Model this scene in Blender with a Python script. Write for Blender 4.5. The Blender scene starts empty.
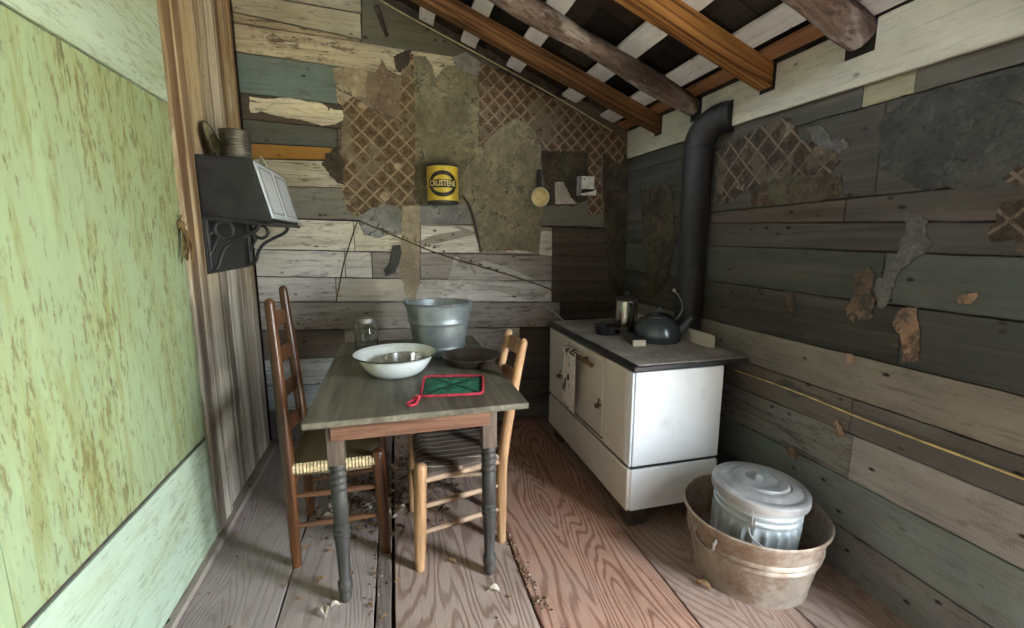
import bpy, bmesh, math, random
from mathutils import Vector, Matrix
random.seed(7)
scn = bpy.context.scene
COL = scn.collection
PI = math.pi

# ------------------------------------------------------------------ camera
F = 450.0; H = 1.38
PITCH = math.atan(74/F); YAW = math.atan(119/(F/math.cos(PITCH)))
fw = Vector((math.sin(YAW)*math.cos(PITCH), math.cos(YAW)*math.cos(PITCH), -math.sin(PITCH)))
rt = Vector((math.cos(YAW), -math.sin(YAW), 0)); up = rt.cross(fw)
cd = bpy.data.cameras.new('camera'); cam = bpy.data.objects.new('camera', cd); COL.objects.link(cam)
cd.sensor_fit = 'HORIZONTAL'; cd.sensor_width = 36; cd.lens = 36*F/1024; cd.clip_start = .02
cam.matrix_world = Matrix(((rt.x, up.x, -fw.x, 0), (rt.y, up.y, -fw.y, 0), (rt.z, up.z, -fw.z, H), (0, 0, 0, 1)))
scn.camera = cam

def at(x, y, ax, v):
    """survey a point of the photograph onto a plane of the room (axis ax = v)"""
    r = rt*((x-512)/F)+up*((314-y)/F)+fw
    o = Vector((0, 0, H)); t = (v-o[ax])/r[ax]
    return o+r*t

XL, XR, YB = -.86, 1.76, 3.24
RS, RC = .395, 2.10                       # roof slope, underside of rafters at the right wall

# ------------------------------------------------------------------ materials
class G:
    def __init__(s, name):
        s.m = bpy.data.materials.new(name); s.m.use_nodes = True
        s.t = s.m.node_tree; s.b = s.t.nodes['Principled BSDF']
    def put(s, sock, v):
        if hasattr(v, 'is_output'): s.t.links.new(v, sock)
        elif isinstance(v, (tuple, list)) and len(v) == 3 and len(sock.default_value) == 4: sock.default_value = (*v, 1)
        else: sock.default_value = v
    def n(s, kind, ins=None, **kw):
        nd = s.t.nodes.new(kind)
        for k, v in kw.items(): setattr(nd, k, v)
        for k, v in (ins or {}).items(): s.put(nd.inputs[k], v)
        return nd
    def ma(s, op, a, b=0.0, c=0.0, clamp=False):
        nd = s.n('ShaderNodeMath', {0: a, 1: b, 2: c}, operation=op); nd.use_clamp = clamp; return nd.outputs[0]
    def vm(s, op, a, b=(0, 0, 0)):
        return s.n('ShaderNodeVectorMath', {0: a, 1: b}, operation=op).outputs[0]
    def mix(s, f, a, b, blend='MIX'):
        nd = s.n('ShaderNodeMix', data_type='RGBA', blend_type=blend)
        s.put(nd.inputs['Factor'], f); s.put(nd.inputs[6], a); s.put(nd.inputs[7], b); return nd.outputs[2]
    def obj(s): return s.n('ShaderNodeTexCoord').outputs['Object']
    def noise(s, vec, scale=5, detail=4, rough=.55, dist=0):
        return s.n('ShaderNodeTexNoise', {'Vector': vec, 'Scale': scale, 'Detail': detail, 'Roughness': rough, 'Distortion': dist}).outputs[0]
    def voro(s, vec, scale=5, out='Distance', feature='F1'):
        return s.n('ShaderNodeTexVoronoi', {'Vector': vec, 'Scale': scale}, feature=feature).outputs[out]
    def step(s, v, lo, hi):
        nd = s.n('ShaderNodeMapRange', {0: v, 1: lo, 2: hi, 3: 0.0, 4: 1.0}); nd.interpolation_type = 'SMOOTHSTEP'; return nd.outputs[0]
    def attr(s, name, out): return s.n('ShaderNodeAttribute', attribute_name=name).outputs[out]
    def sep(s, v):
        nd = s.n('ShaderNodeSeparateXYZ', {0: v}); return nd.outputs
    def comb(s, x, y, z): return s.n('ShaderNodeCombineXYZ', {0: x, 1: y, 2: z}).outputs[0]
    def bump(s, h, strength=.3, dist=.01):
        s.put(s.b.inputs['Normal'], s.n('ShaderNodeBump', {'Height': h, 'Strength': strength, 'Distance': dist}).outputs[0])
    def done(s, col, rough=.8, metal=0.0, spec=.3):
        s.put(s.b.inputs['Base Color'], col); s.put(s.b.inputs['Roughness'], rough)
        s.put(s.b.inputs['Metallic'], metal); s.put(s.b.inputs['Specular IOR Level'], spec); return s.m

def grain_vec(g, axis, k=.06, base=None):
    sc = [1, 1, 1]; sc[axis] = k
    return g.vm('MULTIPLY', base or g.obj(), tuple(sc))

def plank_material(name, axis, bare=(.13, .10, .075), spots=1.0, weave=0.0, planeaxes=(0, 2)):
    """planks whose paint colour, wear and seed are stored per board"""
    g = G(name); o = g.obj()
    seed = g.attr('seed', 'Fac'); wear = g.attr('wear', 'Fac'); tint = g.attr('tint', 'Color')
    os = g.vm('ADD', o, g.comb(g.ma('MULTIPLY', seed, 3.7), g.ma('MULTIPLY', seed, 5.1), g.ma('MULTIPLY', seed, 2.3)))
    gv = grain_vec(g, axis, .05, os)
    fine = g.noise(gv, 70, 6, .65)
    broad = g.noise(gv, 16, 5, .6, .4)
    chipv = grain_vec(g, axis, .35, os)
    chips = g.noise(chipv, 14, 9, .68)
    blot = g.noise(os, 3.2, 6, .62)
    th = g.ma('SUBTRACT', .78, g.ma('MULTIPLY', wear, .34))
    cm = g.step(g.ma('ADD', g.ma('MULTIPLY', chips, .75), g.ma('MULTIPLY', fine, .25)), th, g.ma('ADD', th, .045))
    barec = g.mix(broad, tuple(c*.5 for c in bare), tuple(c*1.8 for c in bare))
    hs = g.n('ShaderNodeHueSaturation', {'Color': tint, 'Value': g.ma('MULTIPLY_ADD', blot, .9, .52), 'Saturation': g.ma('MULTIPLY_ADD', blot, -.5, 1.25)}).outputs[0]
    col = g.mix(g.ma('MULTIPLY', g.step(broad, .35, .75), g.ma('MULTIPLY', wear, .95)), hs, tuple(c*1.6 for c in bare))
    col = g.mix(g.ma('MULTIPLY', g.step(fine, .50, .70), g.ma('MULTIPLY', wear, 1.15)), col, tuple(c*.6 for c in bare))
    gr2 = g.noise(grain_vec(g, axis, .3, os), 34, 8, .75)
    col = g.mix(g.ma('MULTIPLY', g.step(g.ma('ADD', g.ma('MULTIPLY', gr2, .7), g.ma('MULTIPLY', blot, .3)), .52, .62), g.ma('MULTIPLY', wear, 1.25)), col, tuple(c*.7 for c in bare))
    col = g.mix(cm, col, barec)
    sv = g.voro(grain_vec(g, axis, .55, os), 17)
    sgate = g.noise(os, 5, 2)
    sp = g.ma('MULTIPLY', g.ma('SUBTRACT', 1, g.step(sv, .06, .17)), g.step(sgate, .43, .56))
    col = g.mix(g.ma('MULTIPLY', sp, .85*spots), col, (.022, .017, .013))
    if weave:
        x = g.sep(o)
        w = g.ma('MAXIMUM', g.ma('PINGPONG', g.ma('MULTIPLY', x[planeaxes[0]], 140), .5), g.ma('PINGPONG', g.ma('MULTIPLY', x[planeaxes[1]], 140), .5))
        gate = g.step(g.noise(os, 2.1, 3), .46, .56)
        col = g.mix(g.ma('MULTIPLY', g.ma('MULTIPLY', g.step(w, .3, .48), gate), weave), col, (.03, .035, .034))
    h = g.ma('SUBTRACT', g.ma('ADD', g.ma('MULTIPLY', fine, .5), broad), g.ma('ADD', g.ma('MULTIPLY', cm, .5), sp))
    g.bump(h, .55, .006)
    return g.done(col, .82, 0, .25)

def wood_material(name, dark, light, axis=2, scale=1.0, rough=.6, spec=.3, spread=(.3, .7), grime=.35):
    g = G(name); gv = grain_vec(g, axis, .06)
    a = g.noise(gv, 30*scale, 6, .62, .6); b = g.noise(gv, 110*scale, 4, .6); c = g.noise(g.obj(), 6, 4)
    col = g.mix(g.step(a, *spread), dark, light)
    col = g.mix(g.ma('MULTIPLY', g.step(b, .5, .75), .4), col, tuple(v*.45 for v in dark))
    col = g.mix(g.ma('MULTIPLY', g.step(c, .5, .8), grime), col, tuple(v*.6 for v in dark))
    g.bump(g.ma('ADD', a, g.ma('MULTIPLY', b, .4)), .25, .004)
    return g.done(col, rough, 0, spec)

def figured_material(name, axis=1):
    """floor boards with flame figure; colours stored per board"""
    g = G(name); o = g.obj(); seed = g.attr('seed', 'Fac'); tint = g.attr('tint', 'Color'); wear = g.attr('wear', 'Fac')
    os = g.vm('ADD', o, g.comb(g.ma('MULTIPLY', seed, 3.7), g.ma('MULTIPLY', seed, 5.1), seed))
    gv = grain_vec(g, axis, .16, os)
    field = g.noise(gv, 4.6, 1.5, .45, .25)
    rings = g.ma('PINGPONG', g.ma('MULTIPLY', g.ma('ADD', field, g.ma('MULTIPLY', g.noise(grain_vec(g, axis, .12, os), 40, 3), .03)), 28), .5)
    line = g.ma('SUBTRACT', 1, g.step(rings, .06, .3))
    fine = g.noise(grain_vec(g, axis, .03, os), 120, 5, .6)
    dust = g.noise(os, 2.6, 6, .65)
    grit = g.noise(os, 60, 5, .7)
    dk = g.mix(1.0, tint, (.50, .38, .32), 'MULTIPLY')
    col = g.mix(g.ma('MULTIPLY', line, wear), tint, dk)
    col = g.mix(g.ma('MULTIPLY', g.step(fine, .5, .75), .45), col, dk)
    col = g.mix(g.ma('MULTIPLY', g.step(dust, .42, .75), .45), col, (.30, .265, .24))
    col = g.mix(g.ma('MULTIPLY', g.step(dust, .55, .3), .35), col, (.10, .075, .06))
    col = g.mix(g.ma('MULTIPLY', g.step(grit, .62, .75), .5), col, (.06, .045, .035))
    g.bump(g.ma('SUBTRACT', g.ma('MULTIPLY', fine, .6), g.ma('MULTIPLY', line, .5)), .35, .004)
    return g.done(col, .72, 0, .3)

def lattice_material(name, ax, cell, ground, line, hide=.5, width=.13):
    g = G(name); o = g.obj(); x = g.sep(o)
    nz = g.n('ShaderNodeTexNoise', {'Vector': o, 'Scale': 9.0, 'Detail': 3.0}).outputs[1]
    dv = g.vm('MULTIPLY', g.vm('SUBTRACT', nz, (.5, .5, .5)), (.016, .016, .016))
    d = g.sep(dv)
    a = g.ma('ADD', x[ax], d[0]); b = g.ma('ADD', x[2], d[1])
    p = g.ma('PINGPONG', g.ma('DIVIDE', g.ma('ADD', a, b), cell), .5)
    q = g.ma('PINGPONG', g.ma('DIVIDE', g.ma('SUBTRACT', a, b), cell), .5)
    mn = g.ma('MINIMUM', p, q)
    ln = g.ma('SUBTRACT', 1, g.step(mn, width*.45, width*.95))
    big = g.noise(o, 5, 6, .65); fine = g.noise(o, 45, 6, .7)
    ln = g.ma('MULTIPLY', ln, g.step(g.ma('ADD', g.ma('MULTIPLY', fine, .4), g.ma('MULTIPLY', big, .6)), hide-.16, hide-.02))
    gr = g.mix(g.step(fine, .3, .7), tuple(c*.55 for c in ground), tuple(c*1.35 for c in ground))
    inner = g.step(mn, .26, .42)
    gr = g.mix(g.ma('MULTIPLY', inner, .35), gr, tuple(c*.4 for c in ground))
    col = g.mix(g.ma('MULTIPLY', ln, .62), gr, line)
    fl = g.voro(g.vm('ADD', o, dv), 5.2)
    flm = g.ma('MULTIPLY', g.ma('SUBTRACT', 1, g.step(g.ma('ADD', fl, g.ma('MULTIPLY', fine, .16)), .2, .28)), g.step(big, .42, .5))
    col = g.mix(g.ma('MULTIPLY', flm, .8), col, tuple(min(1, c*1.15) for c in line))
    col = g.mix(g.ma('MULTIPLY', g.step(big, .53, .64), .7), col, tuple(c*.6 for c in ground))
    big2 = g.noise(g.vm('ADD', o, (4, 1, 6)), 7, 7, .68)
    col = g.mix(g.ma('MULTIPLY', g.step(big2, .51, .58), .75), col, tuple(c*.48 for c in line))
    g.bump(fine, .3, .003)
    return g.done(col, .9, 0, .1)

def floral_material(name, base, green=(.10, .118, .075), rose=(.24, .13, .09), amount=.55, mott=0):
    g = G(name); o = g.obj()
    big = g.noise(o, 4, 6, .62); mid = g.noise(o, 15, 9, .75, .5); mid2 = g.noise(g.vm('ADD', o, (3, 7, 1)), 8, 7, .68, .6); fine = g.noise(o, 60, 6, .7)
    col = g.mix(g.step(big, .3, .7), tuple(c*.6 for c in base), tuple(c*1.3 for c in base))
    col = g.mix(g.ma('MULTIPLY', g.step(g.ma('ADD', g.ma('MULTIPLY', mid, .7), g.ma('MULTIPLY', big, .3)), .49, .60), min(1, amount*1.35)), col, green)
    col = g.mix(g.ma('MULTIPLY', g.step(mid2, .58, .66), amount*.8), col, rose)
    col = g.mix(g.ma('MULTIPLY', g.step(mid2, .40, .33), amount*.5), col, tuple(min(1, c*1.7) for c in base))
    cr = g.voro(g.vm('ADD', o, g.vm('MULTIPLY', g.n('ShaderNodeTexNoise', {'Vector': o, 'Scale': 6.0, 'Detail': 6.0}).outputs[1], (.3, .3, .3))), 3.2, 'Distance', 'DISTANCE_TO_EDGE')
    col = g.mix(g.ma('MULTIPLY', g.ma('MULTIPLY', g.ma('SUBTRACT', 1, g.step(cr, .004, .018)), g.step(big, .46, .56)), .75), col, (.03, .022, .015))
    col = g.mix(g.ma('MULTIPLY', g.step(fine, .52, .68), .5), col, tuple(c*.3 for c in base))
    pale = g.noise(g.vm('ADD', o, (1, 8, 3)), 26, 8, .72)
    col = g.mix(g.ma('MULTIPLY', g.step(pale, .56, .64), .45), col, tuple(min(1, c*1.75) for c in base))
    col = g.mix(g.ma('MULTIPLY', g.step(pale, .44, .36), .5), col, tuple(c*.45 for c in base))
    if mott:
        mo = g.noise(g.vm('ADD', o, (9, 2, 5)), 22, 8, .75)
        col = g.mix(g.ma('MULTIPLY', g.step(mo, .47, .56), mott), col, (.055, .056, .05))
    g.bump(g.ma('ADD', fine, g.ma('MULTIPLY', mid, 2)), .3, .005)
    return g.done(col, .9, 0, .1)

def green_paint(name, paint, axis=2, worn=.5, olive=(.19, .20, .065), oliveamt=.75):
    g = G(name); o = g.obj(); gv = grain_vec(g, axis, .1)
    st = g.noise(gv, 20, 7, .66, .3); fine = g.noise(grain_vec(g, axis, .16), 60, 6, .7); big = g.noise(grain_vec(g, axis, .45), 3.2, 6, .62)
    ch = g.noise(grain_vec(g, axis, .26), 62, 9, .68); light = g.noise(g.vm('ADD', grain_vec(g, axis, .2), (5, 2, 8)), 10, 6, .65)
    col = g.mix(g.ma('MULTIPLY', g.step(light, .45, .7), .6), paint, tuple(min(1, c*1.22) for c in paint))
    yel = g.ma('MULTIPLY', g.step(g.ma('ADD', g.ma('MULTIPLY', big, .65), g.ma('MULTIPLY', st, .35)), .42, .62), oliveamt)
    col = g.mix(yel, col, (.27, .30, .125))
    col = g.mix(g.ma('MULTIPLY', g.step(st, .50, .66), worn*.8), col, olive)
    m = g.ma('ADD', g.ma('MULTIPLY', ch, .7), g.ma('MULTIPLY', big, .3))
    col = g.mix(g.ma('MULTIPLY', g.step(m, .515, .585), worn*.85), col, (.125, .10, .035))
    col = g.mix(g.ma('MULTIPLY', g.step(fine, .55, .70), worn*.9), col, (.12, .10, .05))
    col = g.mix(g.ma('MULTIPLY', g.step(m, .64, .68), .8*worn), col, (.07, .045, .025))
    g.bump(g.ma('SUBTRACT', fine, m), .35, .004)
    return g.done(col, .65, 0, .3)

def metal_material(name, a, b, rough=.45, metal=.8, scale=8, rust=None, rustamt=.4, vertical=False, spec=.5):
    g = G(name); o = g.obj()
    v = grain_vec(g, 2, .25) if vertical else o
    n1 = g.noise(v, scale, 6, .62); n2 = g.noise(v, scale*7, 5, .65)
    col = g.mix(g.step(n1, .3, .7), a, b)
    if rust:
        rm = g.ma('ADD', g.ma('MULTIPLY', g.noise(g.vm('ADD', o, (2, 5, 9)), scale*.7, 8, .7), .75), g.ma('MULTIPLY', n2, .25))
        col = g.mix(g.ma('MULTIPLY', g.step(rm, .44, .62), rustamt), col, rust)
    col = g.mix(g.ma('MULTIPLY', g.step(n2, .55, .8), .3), col, tuple(c*.4 for c in a))
    g.bump(n2, .08, .002)
    return g.done(col, g.ma('MULTIPLY_ADD', n1, .3, rough-.12), metal, spec)

def plain(name, col, rough=.6, metal=0.0, spec=.4, var=.25, scale=20):
    g = G(name); n1 = g.noise(g.obj(), scale, 5, .6)
    c = g.mix(g.step(n1, .3, .7), tuple(v*(1-var) for v in col), tuple(min(1, v*(1+var)) for v in col))
    return g.done(c, rough, metal, spec)

def enamel_material(name, col, chip=(.02, .018, .016), chipamt=.7, rough=.25):
    g = G(name); o = g.obj()
    n1 = g.noise(o, 3, 5, .6); n2 = g.noise(o, 26, 8, .75); n3 = g.noise(o, 7, 5, .6)
    c = g.mix(g.step(n1, .3, .7), tuple(v*.9 for v in col), col)
    c = g.mix(g.ma('MULTIPLY', g.step(n3, .55, .8), .3), c, (.42, .38, .33))
    c = g.mix(g.ma('MULTIPLY', g.step(n2, .70, .74), chipamt), c, chip)
    return g.done(c, rough, 0, .5)

M = {}
M['boards_x'] = plank_material('old_painted_boards', 0, planeaxes=(0, 2))
M['boards_y'] = plank_material('old_painted_boards_right', 1, spots=1.15, weave=.3, planeaxes=(1, 2), bare=(.12, .10, .085))
M['boards_z'] = plank_material('weathered_boards_upright', 2, bare=(.17, .125, .075), spots=.4)
def upright():
    g = G('weathered_upright'); o = g.obj(); seed = g.attr('seed', 'Fac'); tint = g.attr('tint', 'Color')
    os = g.vm('ADD', o, g.comb(g.ma('MULTIPLY', seed, 3.7), g.ma('MULTIPLY', seed, 5.1), seed))
    s1 = g.noise(grain_vec(g, 2, .03, os), 12, 4, .55, .2); s2 = g.noise(grain_vec(g, 2, .05, os), 60, 6, .65); b = g.noise(grain_vec(g, 2, .25, os), 8, 7, .68); sp = g.noise(grain_vec(g, 2, .4, os), 40, 6, .7)
    c = g.mix(g.step(s1, .36, .64), (.15, .085, .04), tint)
    z = g.ma('ADD', g.sep(o)[2], g.ma('MULTIPLY', g.ma('SUBTRACT', b, .5), 1.2))
    c = g.mix(g.ma('MULTIPLY', g.step(z, 1.5, .7), .75), c, g.mix(g.step(s1, .36, .64), (.24, .21, .17), (.60, .56, .49)))
    c = g.mix(g.ma('MULTIPLY', g.step(g.ma('ADD', g.ma('MULTIPLY', b, .6), g.ma('MULTIPLY', s1, .4)), .54, .62), .7), c, (.60, .54, .42))
    c = g.mix(g.ma('MULTIPLY', g.step(s2, .48, .68), .6), c, (.085, .055, .032)); c = g.mix(g.ma('MULTIPLY', g.step(sp, .62, .7), .8), c, (.035, .022, .014))
    g.bump(g.ma('SUBTRACT', s1, g.ma('MULTIPLY', s2, .6)), .6, .006); return g.done(c, .85, 0, .2)
M['upright'] = upright()
M['floor'] = figured_material('floor_boards', 1)
M['shingle'] = plank_material('dark_shingles', 0, bare=(.02, .016, .013), spots=.2)
M['lath'] = plank_material('whitewashed_lath', 1, bare=(.2, .19, .17), spots=.9)
M['plate'] = plank_material('painted_plate_board', 1, bare=(.22, .21, .16), spots=.6)
def pine(name, light, mid, dark):
    g = G(name); o = g.obj(); gv = grain_vec(g, 0, .035)
    f = g.noise(gv, 11, 2, .5, .1); fine = g.noise(grain_vec(g, 0, .04), 90, 5, .6)
    r = g.ma('PINGPONG', g.ma('MULTIPLY', f, 7), .5); c = g.mix(g.step(r, .0, .22), dark, mid)
    c = g.mix(g.ma('MULTIPLY', g.step(r, .3, .5), .8), c, light); c = g.mix(g.ma('MULTIPLY', g.step(fine, .52, .75), .5), c, dark)
    g.bump(fine, .2, .003); return g.done(c, .6, 0, .3)
M['rafter'] = pine('sawn_pine_rafter', (.50, .27, .09), (.36, .17, .05), (.13, .052, .015))
M['rafter_dark'] = pine('brown_sawn_rafter', (.27, .138, .06), (.19, .09, .036), (.065, .028, .011))
def log_mat():
    g = G('stripped_log'); o = g.obj(); gv = grain_vec(g, 0, .22)
    a = g.noise(gv, 14, 8, .68, .6); b = g.noise(grain_vec(g, 0, .4), 7, 6, .65); f = g.noise(gv, 55, 6, .7)
    c = g.mix(g.step(a, .35, .65), (.085, .058, .046), (.30, .225, .19)); c = g.mix(g.step(b, .52, .62), c, (.50, .44, .41))
    c = g.mix(g.ma('MULTIPLY', g.step(b, .42, .34), .8), c, (.14, .08, .055)); c = g.mix(g.ma('MULTIPLY', g.step(f, .5, .68), .7), c, (.035, .022, .017))
    g.bump(g.ma('ADD', a, f), .7, .012); return g.done(c, .85, 0, .2)
M['log'] = log_mat()
M['bark'] = plain('old_bark_knot', (.05, .03, .025), .9)
M['door_boards'] = green_paint('green_door_boards', (.262, .330, .185), 2, .85)
M['door_rail'] = green_paint('mint_door_rail', (.37, .455, .345), 1, .4, oliveamt=.3)
M['string'] = plain('frayed_string', (.11, .07, .022), .9, var=.6)
M['lat1'] = lattice_material('lattice_paper_left', 0, .112, (.135, .09, .048), (.40, .325, .215), .52, .11)
M['lat2'] = lattice_material('lattice_paper_top', 0, .095, (.145, .092, .055), (.40, .325, .235), .47, .12)
M['lat3'] = lattice_material('lattice_paper_right', 1, .125, (.062, .048, .036), (.23, .19, .14), .5, .085)
M['flor1'] = floral_material('floral_paper', (.225, .20, .125), green=(.085, .10, .07), rose=(.2, .115, .08))
M['flor2'] = floral_material('floral_paper_pale', (.25, .22, .145), green=(.09, .105, .075), amount=.45)
M['brownpaper'] = floral_material('brown_torn_paper', (.225, .165, .115), amount=.25)
M['darkpaper'] = floral_material('dark_torn_paper', (.075, .058, .04), amount=.4)  # tone lowered further to deepen shade in the back right corner
M['tanpaper'] = floral_material('tan_torn_paper', (.37, .31, .21), rose=(.3, .2, .1), amount=.3)
M['greypaper'] = floral_material('grey_torn_paper', (.24, .235, .22), amount=.2)
M['greycloth'] = floral_material('grey_wall_cloth', (.066, .066, .06), green=(.04, .045, .042), rose=(.07, .06, .05), amount=.25)
M['peach'] = floral_material('peach_torn_paper', (.36, .24, .165), rose=(.3, .16, .09), amount=.4, mott=.7)
M['umber'] = floral_material('umber_torn_paper', (.17, .12, .085), amount=.3, mott=.8)
M['ash'] = floral_material('ash_torn_paper', (.15, .15, .138), amount=.2, mott=.5)
M['whitescrap'] = floral_material('white_scrap', (.55, .5, .42), amount=.12)
M['cord'] = plain('pale_cord', (.5, .43, .25), .9)
M['yrope'] = plain('yellow_rope', (.62, .50, .22), .9)
M['tabletop'] = wood_material('worn_table_top', (.065, .058, .040), (.215, .198, .148), 1, .35, .55, .35, grime=.75)
M['apron'] = wood_material('red_brown_apron', (.11, .05, .03), (.27, .14, .085), 0, 1, .6)
M['blackwood'] = wood_material('worn_black_paint', (.022, .021, .020), (.085, .078, .070), 2, .8, .5)
M['legblock'] = wood_material('worn_brown_block', (.05, .038, .03), (.15, .11, .085), 2, .8, .55)
M['chair_dark'] = wood_material('dark_varnished_wood', (.028, .011, .005), (.165, .060, .018), 2, .5, .32, .5)
M['chair_light'] = wood_material('honey_worn_wood', (.22, .11, .045), (.56, .34, .18), 2, .5, .5, .4)
M['chair_rail'] = wood_material('honey_worn_rail', (.20, .12, .07), (.48, .33, .22), 0, .5, .55, .4)
M['chair_rail_dark'] = wood_material('dark_rail', (.06, .024, .012), (.20, .09, .042), 0, .5, .45, .4)
M['rush_end'] = plain('pale_rush', (.55, .43, .25), .85, var=.35, scale=60)
M['galv'] = metal_material('galvanised_steel', (.27, .315, .32), (.44, .49, .50), .46, .6, 7)
M['galv_lid'] = metal_material('dusty_galvanised', (.30, .31, .32), (.56, .57, .58), .55, .6, 7)
M['galv_can'] = metal_material('galvanised_can', (.42, .48, .50), (.62, .68, .70), .5, .6, 8, vertical=True)
M['rusttub'] = metal_material('rusty_galvanised', (.34, .29, .24), (.50, .43, .36), .55, .45, 6, (.20, .105, .05), .75)
M['wire'] = plain('steel_wire', (.35, .35, .34), .45, .8)
M['white_wire'] = plain('pale_wire_grip', (.62, .6, .55), .6)
M['enamel'] = enamel_material('white_enamel', (.79, .84, .88))  # white enamel, cool daylight tint put into its colour
M['enamel_shade'] = enamel_material('white_enamel_shade', (.70, .66, .60), chipamt=.5)  # white stove enamel with the front's warm shade mixed into its colour
M['enamel_bowl'] = enamel_material('bowl_enamel', (.80, .84, .80), chipamt=.15, rough=.18)
M['blackiron'] = metal_material('black_iron', (.018, .018, .018), (.042, .042, .042), .5, .3, 8)
M['pipe'] = metal_material('stovepipe_black', (.020, .020, .022), (.040, .040, .044), .5, .4, 6, vertical=True)
M['stovetop'] = metal_material('dusty_stove_top', (.30, .285, .27), (.46, .44, .42), .65, .1, 6, (.09, .085, .08), .6)
M['pan'] = metal_material('dark_rusty_pan', (.055, .042, .034), (.10, .078, .062), .5, .4, 12, (.10, .055, .035), .5)
M['rustpan'] = metal_material('pan_inside', (.045, .032, .026), (.085, .055, .042), .6, .3, 12, (.11, .055, .04), .5)
M['steel'] = plain('tin_plate', (.62, .60, .55), .22, .95, .5, .2, 9)
M['tin'] = metal_material('dull_tin_cup', (.07, .065, .05), (.15, .135, .105), .45, .6, 10, (.09, .06, .03), .5)
M['zinc'] = metal_material('zinc_lid', (.22, .21, .19), (.38, .36, .33), .5, .6, 20)
M['blueiron'] = metal_material('blue_black_enamel', (.075, .095, .11), (.14, .17, .19), .2, .6, 7)
M['green_cloth'] = plain('green_quilted_cloth', (.025, .15, .085), .95, var=.45, scale=45)
M['red_trim'] = plain('red_binding', (.46, .04, .06), .9, var=.3, scale=40)
M['stitch'] = plain('dark_stitch', (.01, .05, .035), .95)
M['yellow'] = metal_material('yellow_tin_print', (.62, .43, .03), (.78, .58, .07), .4, .15, 10, (.3, .2, .03), .45)
M['black'] = plain('black_print', (.015, .013, .010), .5)
M['tinrim'] = metal_material('dark_tin', (.045, .042, .035), (.09, .08, .06), .5, .6, 10)
M['cream'] = plain('yellowed_enamel', (.72, .60, .27), .35, var=.2, scale=30)
M['creamrim'] = plain('pale_rim', (.78, .74, .58), .4)
M['whitebox'] = plain('white_painted_tin', (.72, .70, .66), .5, var=.15)
M['greybox'] = plain('grey_painted_tin', (.25, .25, .24), .6)
M['block'] = plain('dark_foot_block', (.055, .040, .032), .85, var=.4)
M['brownhandle'] = wood_material('brown_wood_handle', (.07, .035, .015), (.18, .09, .04), 1, 1, .5)
def litter():
    g = G('leaf_litter'); r = g.n('ShaderNodeNewGeometry').outputs['Random Per Island']
    c = g.mix(g.step(r, 0, .6), (.03, .02, .013), (.17, .10, .055)); c = g.mix(g.step(r, .80, .97), c, (.55, .47, .37)); return g.done(c, .9)
M['debris'] = litter()
M['dryleaf'] = plain('dry_leaf', (.30, .18, .09), .9, var=.4, scale=60)
M['paleleaf'] = plain('pale_dry_leaf', (.62, .54, .44), .9, var=.3, scale=60)
M['earth'] = plain('pale_ground', (.42, .38, .28), .95, var=.3, scale=3)
M['paper'] = plain('pale_paper', (.62, .58, .44), .8)
M['olivedisc'] = plain('olive_plate', (.36, .33, .16), .5)
def glass():
    g = G('jar_glass'); g.put(g.b.inputs['Transmission Weight'], 1.0); g.put(g.b.inputs['IOR'], 1.4)
    n1 = g.noise(g.obj(), 14, 4)
    return g.done(g.mix(n1, (.86, .92, .88), (.97, .98, .96)), .06, 0, .6)
M['glass'] = glass()
def rush():
    g = G('woven_rush'); o = g.obj(); x = g.sep(o)
    w = g.ma('PINGPONG', g.ma('MULTIPLY', x[1], 120), .5); n1 = g.noise(o, 40, 4)
    c = g.mix(g.step(w, .05, .4), (.05, .035, .015), (.24, .175, .085))
    c = g.mix(g.ma('MULTIPLY', n1, .5), c, (.12, .09, .05)); g.bump(w, .5, .004)
    return g.done(c, .85)
M['rush'] = rush()
def splint():
    g = G('striped_splint_seat'); o = g.obj(); x = g.sep(o)
    yy = g.ma('ADD', x[1], g.ma('MULTIPLY', g.noise(o, 5, 2), .03))
    w = g.ma('PINGPONG', g.ma('MULTIPLY', yy, 22), .5); n1 = g.noise(grain_vec(g, 0, .1), 60, 5)
    c = g.mix(g.step(n1, .3, .7), (.055, .04, .032), (.14, .105, .085))
    c = g.mix(g.ma('SUBTRACT', 1, g.step(w, .03, .09)), c, (.40, .33, .25))
    w2 = g.ma('PINGPONG', g.ma('MULTIPLY', x[0], 26), .5)
    g.bump(g.ma('ADD', w, w2), .3, .004); return g.done(c, .8)
M['splint'] = splint()
def towel():
    g = G('printed_towel'); o = g.obj(); x = g.sep(o)
    v = g.voro(grain_vec(g, 2, .6), 26); n1 = g.noise(o, 30, 6, .7)
    band = g.step(x[2], -.27, -.23)
    c = g.mix(g.ma('MULTIPLY', g.ma('SUBTRACT', 1, g.step(g.ma('ADD', v, g.ma('MULTIPLY', n1, .5)),   .68, .80)), g.ma('MULTIPLY', band, .95)), (.72, .67, .62), (.10, .075, .05))
    return g.done(c, .95)
M['towel'] = towel()

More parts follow.
